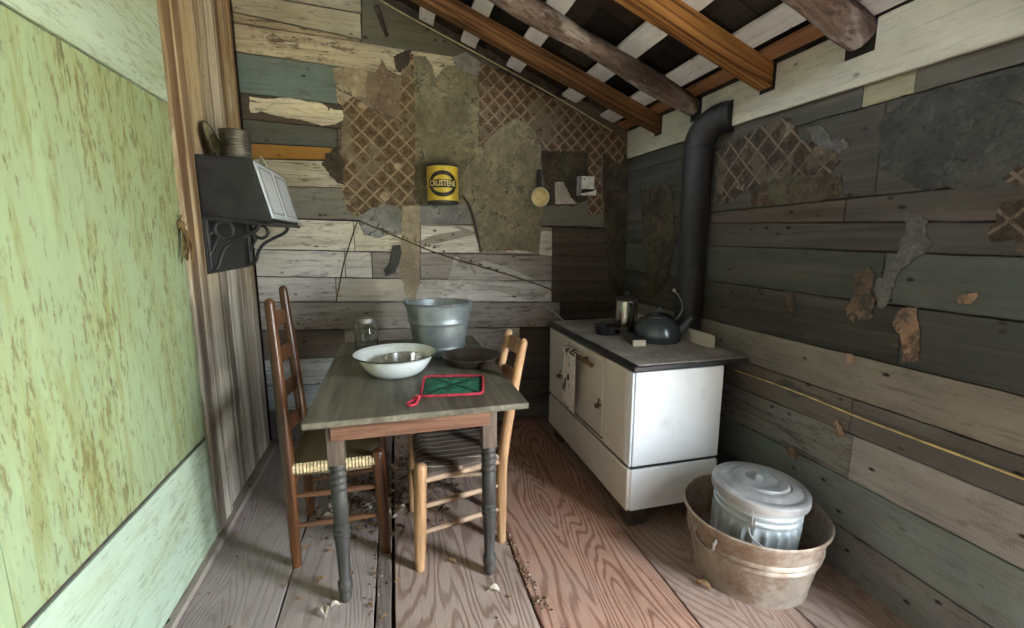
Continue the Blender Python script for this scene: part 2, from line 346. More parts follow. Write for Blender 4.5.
# ------------------------------------------------------------------ mesh helpers
class MB:
    def __init__(s): s.bm = bmesh.new()
    def box(s, lo, hi, mat=None):
        vs = [s.bm.verts.new(p) for p in ((lo[0], lo[1], lo[2]), (hi[0], lo[1], lo[2]), (hi[0], hi[1], lo[2]), (lo[0], hi[1], lo[2]),
                                         (lo[0], lo[1], hi[2]), (hi[0], lo[1], hi[2]), (hi[0], hi[1], hi[2]), (lo[0], hi[1], hi[2]))]
        if mat is not None:
            for v in vs: v.co = mat @ v.co
        for f in ((0, 3, 2, 1), (4, 5, 6, 7), (0, 1, 5, 4), (1, 2, 6, 5), (2, 3, 7, 6), (3, 0, 4, 7)): s.bm.faces.new([vs[i] for i in f])
        return s
    def tube(s, pts, rad, seg=12, cap=True, closed=False):
        pts = [Vector(p) for p in pts]; n = len(pts)
        rs = rad if isinstance(rad, (list, tuple)) else [rad]*n
        rings = []; u = None
        for i, p in enumerate(pts):
            if closed: t = (pts[(i+1) % n]-pts[i-1]).normalized()
            else: t = (pts[min(i+1, n-1)]-pts[max(i-1, 0)]).normalized()
            if u is None:
                u = t.orthogonal().normalized() if abs(t.z) < .9 else Vector((1, 0, 0))
            u = (u-t*u.dot(t)).normalized(); w = t.cross(u)
            rings.append([s.bm.verts.new(p+(u*math.cos(2*PI*k/seg)+w*math.sin(2*PI*k/seg))*rs[i]) for k in range(seg)])
        for i in range(n if closed else n-1):
            a, b = rings[i], rings[(i+1) % n]
            for k in range(seg): s.bm.faces.new((a[k], a[(k+1) % seg], b[(k+1) % seg], b[k]))
        if cap and not closed:
            s.bm.faces.new(rings[0][::-1]); s.bm.faces.new(rings[-1])
        return s
    def lathe(s, prof, c=(0, 0, 0), seg=40, mat=None, mod=None):
        rings = []
        for r, z in prof:
            if r < 1e-5: rings.append([s.bm.verts.new((c[0], c[1], c[2]+z))])
            else:
                rg = []
                for k in range(seg):
                    a = 2*PI*k/seg; rr = mod(r, z, a) if mod else r
                    rg.append(s.bm.verts.new((c[0]+rr*math.cos(a), c[1]+rr*math.sin(a), c[2]+z)))
                rings.append(rg)
        if mat is not None:
            for rg in rings:
                for v in rg: v.co = mat @ v.co
        for a, b in zip(rings, rings[1:]):
            if len(a) == 1 and len(b) == 1: continue
            for k in range(seg):
                k2 = (k+1) % seg
                if len(a) == 1: s.bm.faces.new((a[0], b[k2], b[k]))
                elif len(b) == 1: s.bm.faces.new((a[k], a[k2], b[0]))
                else: s.bm.faces.new((a[k], a[k2], b[k2], b[k]))
        return s
    def prism(s, poly, d):
        d = Vector(d); a = [s.bm.verts.new(p) for p in poly]; b = [s.bm.verts.new(Vector(p)+d) for p in poly]
        s.bm.faces.new(a); s.bm.faces.new(b[::-1]); n = len(a)
        for k in range(n): s.bm.faces.new((a[k], b[k], b[(k+1) % n], a[(k+1) % n]))
        return s
    def strip(s, pa, pb, d):
        """bar between two outlines of the same count (quads), thick along d"""
        d = Vector(d); n = len(pa)
        A = [s.bm.verts.new(p) for p in pa]; B = [s.bm.verts.new(p) for p in pb]
        C = [s.bm.verts.new(Vector(p)+d) for p in pa]; D = [s.bm.verts.new(Vector(p)+d) for p in pb]
        for k in range(n-1):
            s.bm.faces.new((A[k], A[k+1], B[k+1], B[k])); s.bm.faces.new((C[k], D[k], D[k+1], C[k+1]))
            s.bm.faces.new((A[k], C[k], C[k+1], A[k+1])); s.bm.faces.new((B[k], B[k+1], D[k+1], D[k]))
        s.bm.faces.new((A[0], B[0], D[0], C[0])); s.bm.faces.new((A[-1], C[-1], D[-1], B[-1]))
        return s
    def out(s, name, mat, parent=None, origin=None, bevel=0, bseg=2, smooth=40, subsurf=0):
        me = bpy.data.meshes.new(name)
        bmesh.ops.recalc_face_normals(s.bm, faces=s.bm.faces[:])
        if origin is None and parent is not None: origin = Vector(parent.get('_o', (0, 0, 0)))
        origin = Vector(origin or (0, 0, 0))
        for v in s.bm.verts: v.co -= origin
        s.bm.to_mesh(me); s.bm.free()
        me.materials.append(M[mat] if isinstance(mat, str) else mat)
        if smooth:
            me.polygons.foreach_set('use_smooth', [True]*len(me.polygons)); me.set_sharp_from_angle(angle=math.radians(smooth))
        o = bpy.data.objects.new(name, me); COL.objects.link(o)
        if parent is not None:
            o.parent = parent; o.location = origin-Vector(parent.get('_o', (0, 0, 0)))
        else: o.location = origin
        o['_o'] = list(origin)
        if bevel:
            b = o.modifiers.new('bevel', 'BEVEL'); b.width = bevel; b.segments = bseg; b.limit_method = 'ANGLE'; b.harden_normals = False
        if subsurf:
            b = o.modifiers.new('subdiv', 'SUBSURF'); b.levels = subsurf; b.render_levels = subsurf
        return o

def thing(name, label, cat, loc, group=None):
    o = bpy.data.objects.new(name, None); COL.objects.link(o); o.location = loc; o.empty_display_size = .05
    o['label'] = label; o['category'] = cat; o['_o'] = list(loc)
    if group: o['group'] = group
    return o
def tag(o, label, cat, group=None, kind=None):
    o['label'] = label; o['category'] = cat
    if group: o['group'] = group
    if kind: o['kind'] = kind
    return o
def struct(o, label, cat):
    o['kind'] = 'structure'; o['label'] = label; o['category'] = cat; return o
def arc(n, f): return [f(i/(n-1)) for i in range(n)]
def chaikin(p, k=2):
    for _ in range(k):
        q = [p[0]]
        for a, b in zip(p, p[1:]):
            a = Vector(a); b = Vector(b); q += [a*.75+b*.25, a*.25+b*.75]
        p = q+[p[-1]]
    return [Vector(v) for v in p]

class Boards:
    """many boards of one wall in one mesh, with per-board paint attributes"""
    def __init__(s): s.v = []; s.f = []; s.tint = []; s.wear = []; s.seed = []
    def board(s, pa, pb, d, tint, wear, jit=.0015, n=None):
        """pa, pb: the two long edges as (start, end) Vectors or lists; d: thickness vector"""
        d = Vector(d)
        def dens(p):
            p = [Vector(q) for q in p]; L = sum((b-a).length for a, b in zip(p, p[1:])); k = n or max(3, int(L/.06))
            res = []
            for i in range(k+1):
                t = i/k*L
                for a, b in zip(p, p[1:]):
                    l = (b-a).length
                    if t <= l+1e-9: res.append(a.lerp(b, t/l if l else 0)); break
                    t -= l
                else: res.append(p[-1].copy())
            return res
        A = dens(pa)
        if n is None: nn = len(A)-1
        else: nn = n
        nsave = n; n = nn; B = dens(pb); n = nsave
        m = (sum(B, Vector())-sum(A, Vector())).normalized()
        A = [p+m*random.uniform(-jit, jit) for p in A]; B = [p+m*random.uniform(-jit, jit) for p in B]
        b0 = len(s.v); k = len(A)
        for P in (A, B, [p+d for p in A], [p+d for p in B]): s.v += P
        for i in range(k-1):
            a, b, c, e = b0+i, b0+k+i, b0+2*k+i, b0+3*k+i
            s.f += [(a, a+1, b+1, b), (c, e, e+1, c+1), (a, c, c+1, a+1), (b, b+1, e+1, e)]
        s.f += [(b0, b0+k, b0+3*k, b0+2*k), (b0+k-1, b0+3*k-1, b0+4*k-1, b0+2*k-1)]
        sd = random.uniform(0, 30)
        s.tint += [(*tint, 1)]*(4*k); s.wear += [wear]*(4*k); s.seed += [sd]*(4*k)
    def poly(s, pts, d, tint, wear, jit=.004):
        d = Vector(d); P = ragged(pts, jit); b0 = len(s.v); k = len(P)
        s.v += P+[p+d for p in P]
        s.f += [tuple(range(b0, b0+k)), tuple(range(b0+2*k-1, b0+k-1, -1))]
        s.f += [(b0+i, b0+k+i, b0+k+(i+1) % k, b0+(i+1) % k) for i in range(k)]
        sd = random.uniform(0, 30)
        s.tint += [(*tint, 1)]*(2*k); s.wear += [wear]*(2*k); s.seed += [sd]*(2*k)
    def out(s, name, mat, parent=None, bevel=.002):
        me = bpy.data.meshes.new(name); me.from_pydata([tuple(v) for v in s.v], [], s.f)
        bm = bmesh.new(); bm.from_mesh(me); bmesh.ops.recalc_face_normals(bm, faces=bm.faces[:]); bm.to_mesh(me); bm.free()
        for nm, ty, dat in (('tint', 'FLOAT_COLOR', s.tint), ('wear', 'FLOAT', s.wear), ('seed', 'FLOAT', s.seed)):
            a = me.attributes.new(nm, ty, 'POINT')
            if ty == 'FLOAT': a.data.foreach_set('value', dat)
            else: a.data.foreach_set('color', [c for t in dat for c in t])
        me.materials.append(M[mat]); o = bpy.data.objects.new(name, me); COL.objects.link(o)
        if parent: o.parent = parent
        if bevel:
            b = o.modifiers.new('bevel', 'BEVEL'); b.width = bevel; b.segments = 1; b.limit_method = 'ANGLE'
        return o

def ragged(pts, jit=.004, step=.02):
    pts = [Vector(p) for p in pts]; res = []; n = len(pts)
    for i in range(n):
        a, b = pts[i], pts[(i+1) % n]; k = max(1, int((b-a).length/step))
        t = (b-a).normalized()
        for j in range(k):
            p = a.lerp(b, j/k)
            res.append(p+Vector((random.uniform(-jit, jit), random.uniform(-jit, jit), random.uniform(-jit, jit))))
    return res

def scrap(name, plane, px, mat, lift, parent, jit=.006, thick=.0025):
    """a torn sheet lying on a wall plane: plane = (axis, value, room side sign)"""
    ax, v, sg = plane; vv = v+sg*lift
    P = ragged([at(x, y, ax, vv) for x, y in px], jit, .03)
    P = ragged(P, jit*.7, .012)
    for p in P: p[ax] = vv
    d = Vector((0, 0, 0)); d[ax] = sg*thick
    o = MB().prism(P, d).out(name, mat, parent, origin=(0, 0, 0), smooth=0)
    return o

# ------------------------------------------------------------------ floor
fl = Boards()
ends = [at(292.5, 569, 2, 0), at(281, 628, 2, 0)]
xa = ends[0].x; xb = at(376, 590, 2, 0).x; xc = at(393.5, 600, 2, 0).x; xd = at(503, 527, 2, 0).x
floorcols = [(-.95, xa-.002, (.37, .31, .295), .25), (xa+.004, xb-.003, (.38, .315, .29), .3), (xb+.004, xc-.008, (.20, .165, .145), .3),
             (xc+.006, xd-.004, (.41, .305, .255), .75), (xd+.006, 1.02, (.43, .245, .175), .9), (1.026, 1.42, (.36, .255, .21), .6), (1.425, 1.85, (.34, .26, .23), .55)]
for a, b, c, w in floorcols:
    fl.board([(a, -.95, 0), (a, 3.3, 0)], [(b, -.95, 0), (b, 3.3, 0)], (0, 0, -.03), c, w, .001)
struct(fl.out('floor', 'floor', bevel=.003), 'worn wide plank floor running towards the back wall', 'floor')
o = MB().box((-1, -1, -.09), (1.9, 3.4, -.045)).out('subfloor', 'block'); struct(o, 'dark underside below the floor boards', 'floor'); o.name = 'trim_9'
g_ = MB().box((-12, -14, -.5), (14, 14, -.42)).out('ground', 'earth'); struct(g_, 'pale bare ground outside the doorway', 'ground')

# ------------------------------------------------------------------ left wall
lw = Boards()
def yl(x, y): return at(x, y, 0, XL).y
cuts = [(2.398, 2.597, (.47, .37, .215)), (2.609, 2.696, (.44, .37, .24)), (2.707, 2.916, (.56, .50, .38)), (2.928, 3.095, (.43, .31, .165)), (3.108, 3.185, (.40, .29, .16))]
for a, b, c in cuts:
    lw.board([(XL, a, -.02), (XL, a, 3.1)], [(XL, b, -.02), (XL, b, 3.1)], (-.022-random.uniform(0, .006), 0, 0), c, .72, .003)
for a, b in ((-.95, -.5), (-.495, -.1), (-.095, .3), (.305, .7), (.705, .93)):
    lw.board([(XL, a, -.02), (XL, a, 3.1)], [(XL, b, -.02), (XL, b, 3.1)], (-.02, 0, 0), (.3, .24, .17), .6)
# casing board beside the door, split in two strips by a groove
lw.board([(XL+.025, 2.19, 0), (XL+.025, 2.19, 3.1)], [(XL+.025, 2.28, 0), (XL+.025, 2.28, 3.1)], (-.03, 0, 0), (.47, .355, .205), .6, .003)
lw.board([(XL+.018, 2.288, 0), (XL+.018, 2.288, 3.1)], [(XL+.018, 2.385, 0), (XL+.018, 2.385, 3.1)], (-.03, 0, 0), (.49, .385, .235), .66, .003)
wl = lw.out('wall_left', 'upright'); struct(wl, 'left wall of weathered upright boards beside the green door', 'wall')
MB().box((-.98, -.98, -.05), (XL-.045, 3.36, 3.15)).out('backing', 'black', wl, origin=(0, 0, 0))
MB().box((XL-.03, .93, 2.75), (XL+.0, 2.19, 3.1)).out('header_board', 'block', wl, origin=(0, 0, 0))

# green door
dz0, dz1 = .515, 1.915
d1 = thing('door_1', 'light green painted board door with mint rails in the left wall', 'door', (XL, 1.56, 0)); d1['kind'] = 'structure'
DX = XL+.012
bw = [.95, 1.13, 1.33, 1.47, 1.585, 1.73, 1.86, 1.99, 2.09, 2.185]
b = MB()
for i in range(len(bw)-1):
    b.box((DX-.02+random.uniform(-.0008, .0008), bw[i]+.0008, dz0+.002), (DX+random.uniform(-.0012, .0012), bw[i+1]-.0008, dz1-.002))
b.out('door_panel', 'door_boards', d1, origin=(0, 0, 0))
MB().box((DX-.022, .93, dz1+.004), (DX+.006, 2.187, 2.75)).out('top_rail', 'door_rail', d1, origin=(0, 0, 0), bevel=.003)
MB().box((DX-.022, .93, .004), (DX+.006, 2.187, dz0-.012)).out('bottom_rail', 'door_rail', d1, origin=(0, 0, 0), bevel=.003)
MB().box((DX-.02, .93, dz0-.012), (DX-.004, 2.187, dz0+.002)).out('dark_gap', 'block', d1, origin=(0, 0, 0))
ps = MB(); K = at(180, 225, 0, DX+.008)
ps.lathe([(0, -.022), (.014, -.016), (.019, 0), (.013, .016), (0, .024)], tuple(K), 10)
for i in range(9):
    e = Vector((random.uniform(0, .02), random.uniform(-.05, .09), random.uniform(-.20, -.05)))
    ps.tube(chaikin([K, K+Vector((.015, e.y*.2+random.uniform(-.02, .02), -.02)), K+Vector((.012+e.x, e.y, e.z*.6)), K+e]), .0028, 5)
for i in range(4): ps.tube([K, K+Vector((.01, random.uniform(-.04, .0), random.uniform(.02, .045)))], .0025, 5)
ps.out('pull_string', 'string', d1, origin=tuple(K))['label'] = 'frayed brown pull string'
# baseboard strip along the left wall
bb = Boards()
bb.board([(XL-.005, -.9, 0), (XL-.005, 3.22, 0)], [(XL+.048, -.9, 0), (XL+.048, 3.22, 0)], (0, 0, .03), (.36, .30, .25), .4, .001)
struct(bb.out('baseboard_left', 'boards_y'), 'thin grey strip of wood along the foot of the left wall', 'baseboard')

# ------------------------------------------------------------------ back wall
YP = YB-.02
bwl = Boards()
def bp(x, y, lift=0): return at(x, y, 1, YP-lift)
def roofz(x): return 2.865-.395*(x+.048)
def brow(s0, s1, cells, lift=0):
    """board row between two seams given as two pixel points; cells = (px_left, px_right, tint, wear)"""
    a0, a1 = bp(*s0[0]), bp(*s0[1]); b0, b1 = bp(*s1[0]), bp(*s1[1])
    def zz(p, q, X): return p.z+(q.z-p.z)*(X-p.x)/(q.x-p.x)
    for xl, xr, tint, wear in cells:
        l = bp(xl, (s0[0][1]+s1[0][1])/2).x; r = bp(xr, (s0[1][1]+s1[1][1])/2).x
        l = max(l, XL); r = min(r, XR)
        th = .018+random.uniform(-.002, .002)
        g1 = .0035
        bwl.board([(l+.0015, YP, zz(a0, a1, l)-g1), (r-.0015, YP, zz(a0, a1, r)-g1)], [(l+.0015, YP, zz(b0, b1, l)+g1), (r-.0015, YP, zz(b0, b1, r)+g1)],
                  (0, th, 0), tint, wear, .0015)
cream = (.47, .42, .29); white = (.62, .58, .49); grey = (.36, .335, .295); dark = (.17, .155, .125); teal = (.17, .235, .215)
S = [((243, -40), (361, -12)), ((243, -7), (361, 13.4)), ((243, 14), (361, 39.5))]
brow(S[0], S[1], [(200, 361, (.40, .37, .27), .5)])
brow(S[1], S[2], [(200, 361, (.42, .385, .27), .5)])
brow(S[2], ((243, 24), (361, 42)), [(200, 361, (.40, .34, .22), .7)])
brow(((243, 24), (361, 42)), ((245, 53), (365, 71)), [(200, 470, (.60, .53, .36), .65)])
brow(((245, 53), (335, 65.5)), ((250, 94), (336, 104)), [(200, 336.5, teal, .35), (336.5, 470, (.22, .2, .15), .5)])
brow(((250, 94), (336, 104)), ((253, 120), (336, 128)), [(200, 480, (.07, .055, .04), .5)])
brow(((253, 120), (336, 128)), ((256, 143), (336, 148)), [(200, 337, (.085, .10, .08), .3), (337, 480, (.1, .08, .05), .5)])
brow(((256, 143), (336, 148)), ((258, 159), (336, 160)), [(200, 335, (.33, .17, .04), .2), (335, 480, (.12, .09, .06), .5)])
brow(((258, 159), (345, 161)), ((262, 186), (350, 188)), [(200, 480, (.50, .46, .33), .6)])
brow(((262, 186), (350, 188)), ((265, 217.5), (350, 220)), [(200, 640, (.19, .19, .15), .5)])
brow(((260, 218), (355, 221)), ((261, 249.5), (560, 255.5)), [(200, 354, (.72, .68, .54), .5), (354, 404, (.62, .57, .43), .45), (404, 420, (.3, .27, .2), .5), (420, 552, (.34, .31, .25), .5), (552, 640, (.07, .055, .042), .5)])  # right-end cells of these rows toned darker to deepen the corner's shade
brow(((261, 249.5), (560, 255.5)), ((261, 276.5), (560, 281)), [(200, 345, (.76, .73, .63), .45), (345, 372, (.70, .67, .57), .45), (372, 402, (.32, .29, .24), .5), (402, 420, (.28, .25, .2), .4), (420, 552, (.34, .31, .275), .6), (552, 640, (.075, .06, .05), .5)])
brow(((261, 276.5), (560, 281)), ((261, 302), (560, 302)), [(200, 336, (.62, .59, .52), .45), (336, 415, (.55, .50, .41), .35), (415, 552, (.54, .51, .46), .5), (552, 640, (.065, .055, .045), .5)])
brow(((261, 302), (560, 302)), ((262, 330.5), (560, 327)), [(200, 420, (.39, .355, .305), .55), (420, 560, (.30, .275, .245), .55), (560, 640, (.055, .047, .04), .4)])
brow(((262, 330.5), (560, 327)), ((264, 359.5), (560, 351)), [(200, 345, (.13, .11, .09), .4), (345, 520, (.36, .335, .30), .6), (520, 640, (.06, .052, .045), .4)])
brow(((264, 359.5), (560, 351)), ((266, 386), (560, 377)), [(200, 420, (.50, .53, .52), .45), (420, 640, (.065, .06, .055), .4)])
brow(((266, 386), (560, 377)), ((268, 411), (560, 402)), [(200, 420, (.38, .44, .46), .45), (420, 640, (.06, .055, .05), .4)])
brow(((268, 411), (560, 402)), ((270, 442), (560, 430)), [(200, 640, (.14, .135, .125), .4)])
# top right: boards behind the papers up to the roof
for (za, zb, c) in ((2.2, 2.38, (.16, .135, .1)), (2.04, 2.2, (.15, .12, .09)), (1.86, 2.04, (.15, .125, .1)), (1.69, 1.86, (.14, .12, .1))):
    x0 = bp(352, 120).x
    bwl.board([(x0, YP+.004, zb-.002), (min(XR, -.048+(2.865-za)/.395), YP+.004, zb-.002)], [(x0, YP+.004, za+.002), (XR, YP+.004, za+.002)], (0, .018, 0), c, .5)
# dark green end board under the roof slope
bwl.poly([bp(362, -25, .002), bp(375, -6, .002), bp(400, 13, .002), bp(460, 47, .002), bp(500, 68, .002), bp(462, 66, .002), bp(452, 56.5, .002), bp(400, 49, .002), bp(362, 42.5, .002)], (0, .016, 0), (.105, .11, .075), .45, .001)
# ragged pale board end
bwl.poly([bp(x, y, .004) for x, y in ((249, 96), (270, 99), (285, 97), (303, 100), (322, 103), (328, 108), (342, 110), (345, 118), (336, 124), (322, 126), (300, 119), (281, 117), (262, 112), (250, 113))], (0, .02, 0), (.84, .78, .55), .5, .004)
# overlay of bright bare-painted pieces
for px, c in ([(421, 226), (474, 226.5), (482, 252.5), (421, 252.5)], (.78, .74, .64)), ([(541, 231), (552, 231), (552, 256), (539, 255)], (.72, .68, .58)), ([(446, 281.5), (551, 283.5), (551, 301.5), (440, 301.5)], (.72, .69, .64)), ([(454, 256), (470, 256), (510, 268), (540, 280.5), (448, 279.5)], (.50, .475, .43)), ([(505, 252), (515, 246), (530, 245), (533, 253)], (.62, .58, .50)):
    bwl.poly([bp(x, y, .0015) for x, y in px], (0, .01, 0), c, .5, .0015)
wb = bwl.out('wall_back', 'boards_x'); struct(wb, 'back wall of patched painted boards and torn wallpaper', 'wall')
wbk = MB(); wbk.prism([(-.95, YB, -.05), (1.85, YB, -.05), (1.85, YB, RC+.15+RS*(XR-1.85)), (-.95, YB, RC+.15+RS*(XR+.95))], (0, .1, 0)); wbk.out('backing', 'block', wb, origin=(0, 0, 0))
BW = (1, YP, -1)
scrap('wallpaper_scrap', BW, [(343, 104), (352, 95), (365, 103), (378, 115), (395, 118), (400, 106), (402, 66), (408, 54), (412, 52), (416, 62), (416, 216), (408, 219), (398, 206), (388, 204), (376, 217), (360, 219), (346, 208), (343, 190), (341, 150)], 'lat1', .003, wb)['label'] = 'brown lattice wallpaper'
scrap('wallpaper_scrap', BW, [(333, 68), (345, 67), (368, 71), (366, 84), (366, 98), (352, 96), (343, 106), (336, 100), (336, 85)], 'tanpaper', .005, wb, .006)
scrap('wallpaper_scrap', BW, [(365, 82), (376, 72), (382, 58), (386, 68), (398, 75), (400, 84), (401, 108), (396, 117), (380, 114), (370, 103), (366, 94)], 'brownpaper', .007, wb, .003)
scrap('wallpaper_scrap', BW, [(394, 58), (404, 50), (411, 49), (410, 62), (400, 74), (395, 68)], 'darkpaper', .009, wb)
scrap('wallpaper_scrap', BW, [(414, 56), (425, 57), (433, 66), (435, 78), (446, 66), (456, 67), (478, 76), (479, 150), (471, 158), (463, 178), (466, 204), (416, 206)], 'flor1', .005, wb, .004)['label'] = 'faded floral wallpaper'
scrap('wallpaper_scrap', BW, [(478, 149), (500, 128), (515, 118), (532, 128), (541, 148), (540, 172), (546, 200), (541, 225), (538, 252), (505, 250), (480, 253), (474, 228), (470, 208), (462, 196), (464, 176)], 'flor2', .008, wb, .005)['label'] = 'pale floral wallpaper'
scrap('wallpaper_scrap', BW, [(478, 62), (540, 91), (602, 127), (626, 140), (622, 166), (604, 153), (546, 151), (540, 140), (530, 126), (514, 118), (499, 128), (480, 146)], 'lat2', .004, wb, .004)['label'] = 'brown lattice wallpaper'
scrap('wallpaper_scrap', BW, [(589, 152), (601, 152), (602, 213), (588, 214)], 'lat2', .004, wb)
scrap('wallpaper_scrap', BW, [(540, 151), (588, 151), (588, 200), (575, 206), (547, 206), (543, 172)], 'darkpaper', .004, wb)
scrap('wallpaper_scrap', BW, [(555, 182), (563, 182), (567, 190), (571, 198), (578, 204), (555, 204)], 'whitescrap', .008, wb, .002)
scrap('wallpaper_scrap', BW, [(402, 206), (420, 206), (420, 282), (414, 300), (408, 300), (404, 284), (400, 276)], 'tanpaper', .006, wb, .004)
scrap('wallpaper_scrap', BW, [(356, 218), (372, 208), (386, 204), (398, 212), (403, 232), (378, 238), (364, 235)], 'greypaper', .010, wb, .003)
scrap('wallpaper_scrap', BW, [(392, 246), (400, 245), (402, 254), (396, 272), (386, 276), (384, 271), (391, 262)], 'greycloth', .012, wb, .003)
scrap('wallpaper_scrap', BW, [(416, 206), (466, 206), (474, 224), (440, 224), (421, 225)], 'greypaper', .004, wb, .004)
scrap('wallpaper_scrap', BW, [(603, 150), (628, 155), (628, 300), (610, 290), (604, 230)], 'darkpaper', .003, wb)
scrap('wallpaper_scrap', BW, [(452, 57), (466, 52), (480, 62), (478, 76), (466, 72), (456, 67)], 'greypaper', .009, wb, .003)
scrap('wallpaper_scrap', BW, [(326, 152), (338, 148), (344, 160), (344, 186), (336, 182), (330, 176), (322, 165)], 'darkpaper', .005, wb, .012)
cr = MB()
for px in (((357, 222), (351, 240), (344, 262), (336, 302)),): cr.tube([bp(x, y, .003) for x, y in px], .004, 6)
cr.out('dark_cord', 'string', wb, origin=(0, 0, 0))
cr = MB(); cr.tube(chaikin([bp(463, 196, .012), bp(471, 208, .013), bp(476, 228, .012), bp(481, 252, .012)]), .007, 6); cr.out('curled_edge', 'block', wb, origin=(0, 0, 0))
# two dark sticks at the top
st = MB(); st.tube([bp(376, 6, .015), bp(387, 36, .015)], [.018, .012], 8); st.out('nailed_stick', 'block', wb, origin=(0, 0, 0))

tw = MB()
tw.tube(chaikin([bp(357, 220, .018), bp(400, 238, .016), bp(440, 255, .02), bp(500, 272, .018), bp(552, 289, .016), bp(600, 311, .016)]), .005, 6)
random.seed(3)
for i in range(26):
    t = random.random(); c = bp(357+t*195, 220+t*70, .02); tw.lathe([(0, -.008), (random.uniform(.004, .011), 0), (0, .008)], tuple(c), 6)
tag(tw.out('twine', 'string'), 'thin brown twine running slantwise down the back wall behind the bucket', 'string')
cd_ = MB(); cd_.tube(chaikin([bp(370, -6, .02), bp(400, 12, .02), bp(450, 39, .02), bp(500, 66, .02), bp(560, 99, .02), bp(612, 131, .02)], 1), .005, 6)
tag(cd_.out('cord', 'cord'), 'pale thin cord along the sloping top of the back wall', 'cord')

# ------------------------------------------------------------------ right wall
rw = Boards()
def rp(x, y, lift=0): return at(x, y, 0, XR-lift)
DY0, DY1 = -.26, .42          # doorway the daylight comes through
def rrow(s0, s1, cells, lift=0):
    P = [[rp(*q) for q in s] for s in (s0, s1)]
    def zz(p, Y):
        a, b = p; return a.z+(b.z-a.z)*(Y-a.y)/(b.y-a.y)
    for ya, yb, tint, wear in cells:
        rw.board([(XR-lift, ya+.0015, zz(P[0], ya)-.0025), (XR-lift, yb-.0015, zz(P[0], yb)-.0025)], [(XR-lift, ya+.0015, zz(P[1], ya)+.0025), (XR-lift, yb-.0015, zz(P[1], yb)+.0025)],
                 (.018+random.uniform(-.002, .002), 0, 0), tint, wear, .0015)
def ry(x, y): return rp(x, y).y
q = [((629, 150), (1024, 20)), ((740, 142), (1024, 63)), ((720, 212), (950, 188)), ((720, 223), (905, 222)), ((725, 246), (1024, 257)), ((725, 283), (1024, 322)),
     ((743, 328), (1024, 396)), ((748, 363), (1024, 457)), ((730, 384), (1011, 500)), ((768, 438), (1024, 571)), ((830, 520), (993, 628)), ((833, 572), (913, 627))]
yd = DY1  # far and upper boards get darkened tints that deepen the wall's shade
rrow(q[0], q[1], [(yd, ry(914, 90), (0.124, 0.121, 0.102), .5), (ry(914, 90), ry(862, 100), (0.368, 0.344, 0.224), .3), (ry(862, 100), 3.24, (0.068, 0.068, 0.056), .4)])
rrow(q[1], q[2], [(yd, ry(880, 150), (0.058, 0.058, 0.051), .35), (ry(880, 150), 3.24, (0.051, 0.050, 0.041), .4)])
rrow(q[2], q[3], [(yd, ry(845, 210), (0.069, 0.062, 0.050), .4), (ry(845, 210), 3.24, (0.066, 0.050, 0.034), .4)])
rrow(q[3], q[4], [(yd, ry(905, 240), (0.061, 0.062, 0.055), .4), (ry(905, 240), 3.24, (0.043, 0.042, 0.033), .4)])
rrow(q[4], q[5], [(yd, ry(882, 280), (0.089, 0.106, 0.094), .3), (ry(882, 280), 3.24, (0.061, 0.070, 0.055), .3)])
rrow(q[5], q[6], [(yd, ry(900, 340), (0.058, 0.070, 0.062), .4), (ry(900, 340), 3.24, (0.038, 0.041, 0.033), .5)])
rrow(q[6], q[7], [(yd, 3.24, (.275, .262, .225), .35)])
rrow(q[7], q[8], [(yd, ry(850, 420), (.135, .132, .125), .3), (ry(850, 420), 3.24, (.17, .155, .135), .45)])
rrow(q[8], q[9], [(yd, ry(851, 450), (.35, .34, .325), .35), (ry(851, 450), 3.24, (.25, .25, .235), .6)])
rrow(q[9], q[10], [(yd, 3.24, (.195, .235, .225), .3)])
rrow(q[10], ((833, 600), (913, 660)), [(yd, 3.24, (.19, .20, .195), .45)])
# lintel over the doorway and the end beyond it
rw.board([(XR, DY0-.1, 1.95), (XR, DY1, 1.95)], [(XR, DY0-.1, 2.15), (XR, DY1, 2.15)], (.02, 0, 0), (.3, .28, .24), .5)
for k in range(11):
    rw.board([(XR, -.95, k*.195+.002), (XR, DY0, k*.195+.002)], [(XR, -.95, k*.195+.193), (XR, DY0, k*.195+.193)], (.02, 0, 0), (.28, .27, .24), .5)
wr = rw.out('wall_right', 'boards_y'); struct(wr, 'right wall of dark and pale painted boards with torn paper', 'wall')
k = MB(); k.box((XR+.02, DY1, -.05), (XR+.12, 3.36, 2.3)); k.box((XR+.02, -.98, -.05), (XR+.12, DY0, 2.3)); k.box((XR+.02, DY0, 1.95), (XR+.12, DY1, 2.3)); k.out('backing', 'block', wr, origin=(0, 0, 0))
RW = (0, XR, -1)
scrap('wallpaper_scrap', RW, [(716, 150), (735, 140), (770, 122), (790, 118), (800, 135), (828, 148), (842, 158), (830, 172), (800, 176), (775, 180), (752, 188), (735, 196), (718, 206)], 'lat3', .004, wr, .012)['label'] = 'dim lattice wallpaper'
scrap('wallpaper_scrap', RW, [(806, 128), (820, 126), (833, 138), (845, 136), (850, 150), (838, 152), (822, 146), (812, 142)], 'ash', .008, wr, .008)
scrap('wallpaper_scrap', RW, [(752, 188), (800, 178), (840, 174), (846, 196), (800, 203), (752, 206)], 'darkpaper', .003, wr, .006)
scrap('wallpaper_scrap', RW, [(880, 118), (915, 98), (1040, 66), (1040, 186), (960, 190), (915, 186), (880, 172)], 'greycloth', .003, wr, .01)
scrap('wallpaper_scrap', RW, [(904, 216), (922, 214), (930, 232), (926, 255), (910, 262), (900, 268), (884, 306), (876, 300), (880, 275), (896, 258), (904, 240)], 'ash', .005, wr, .01)
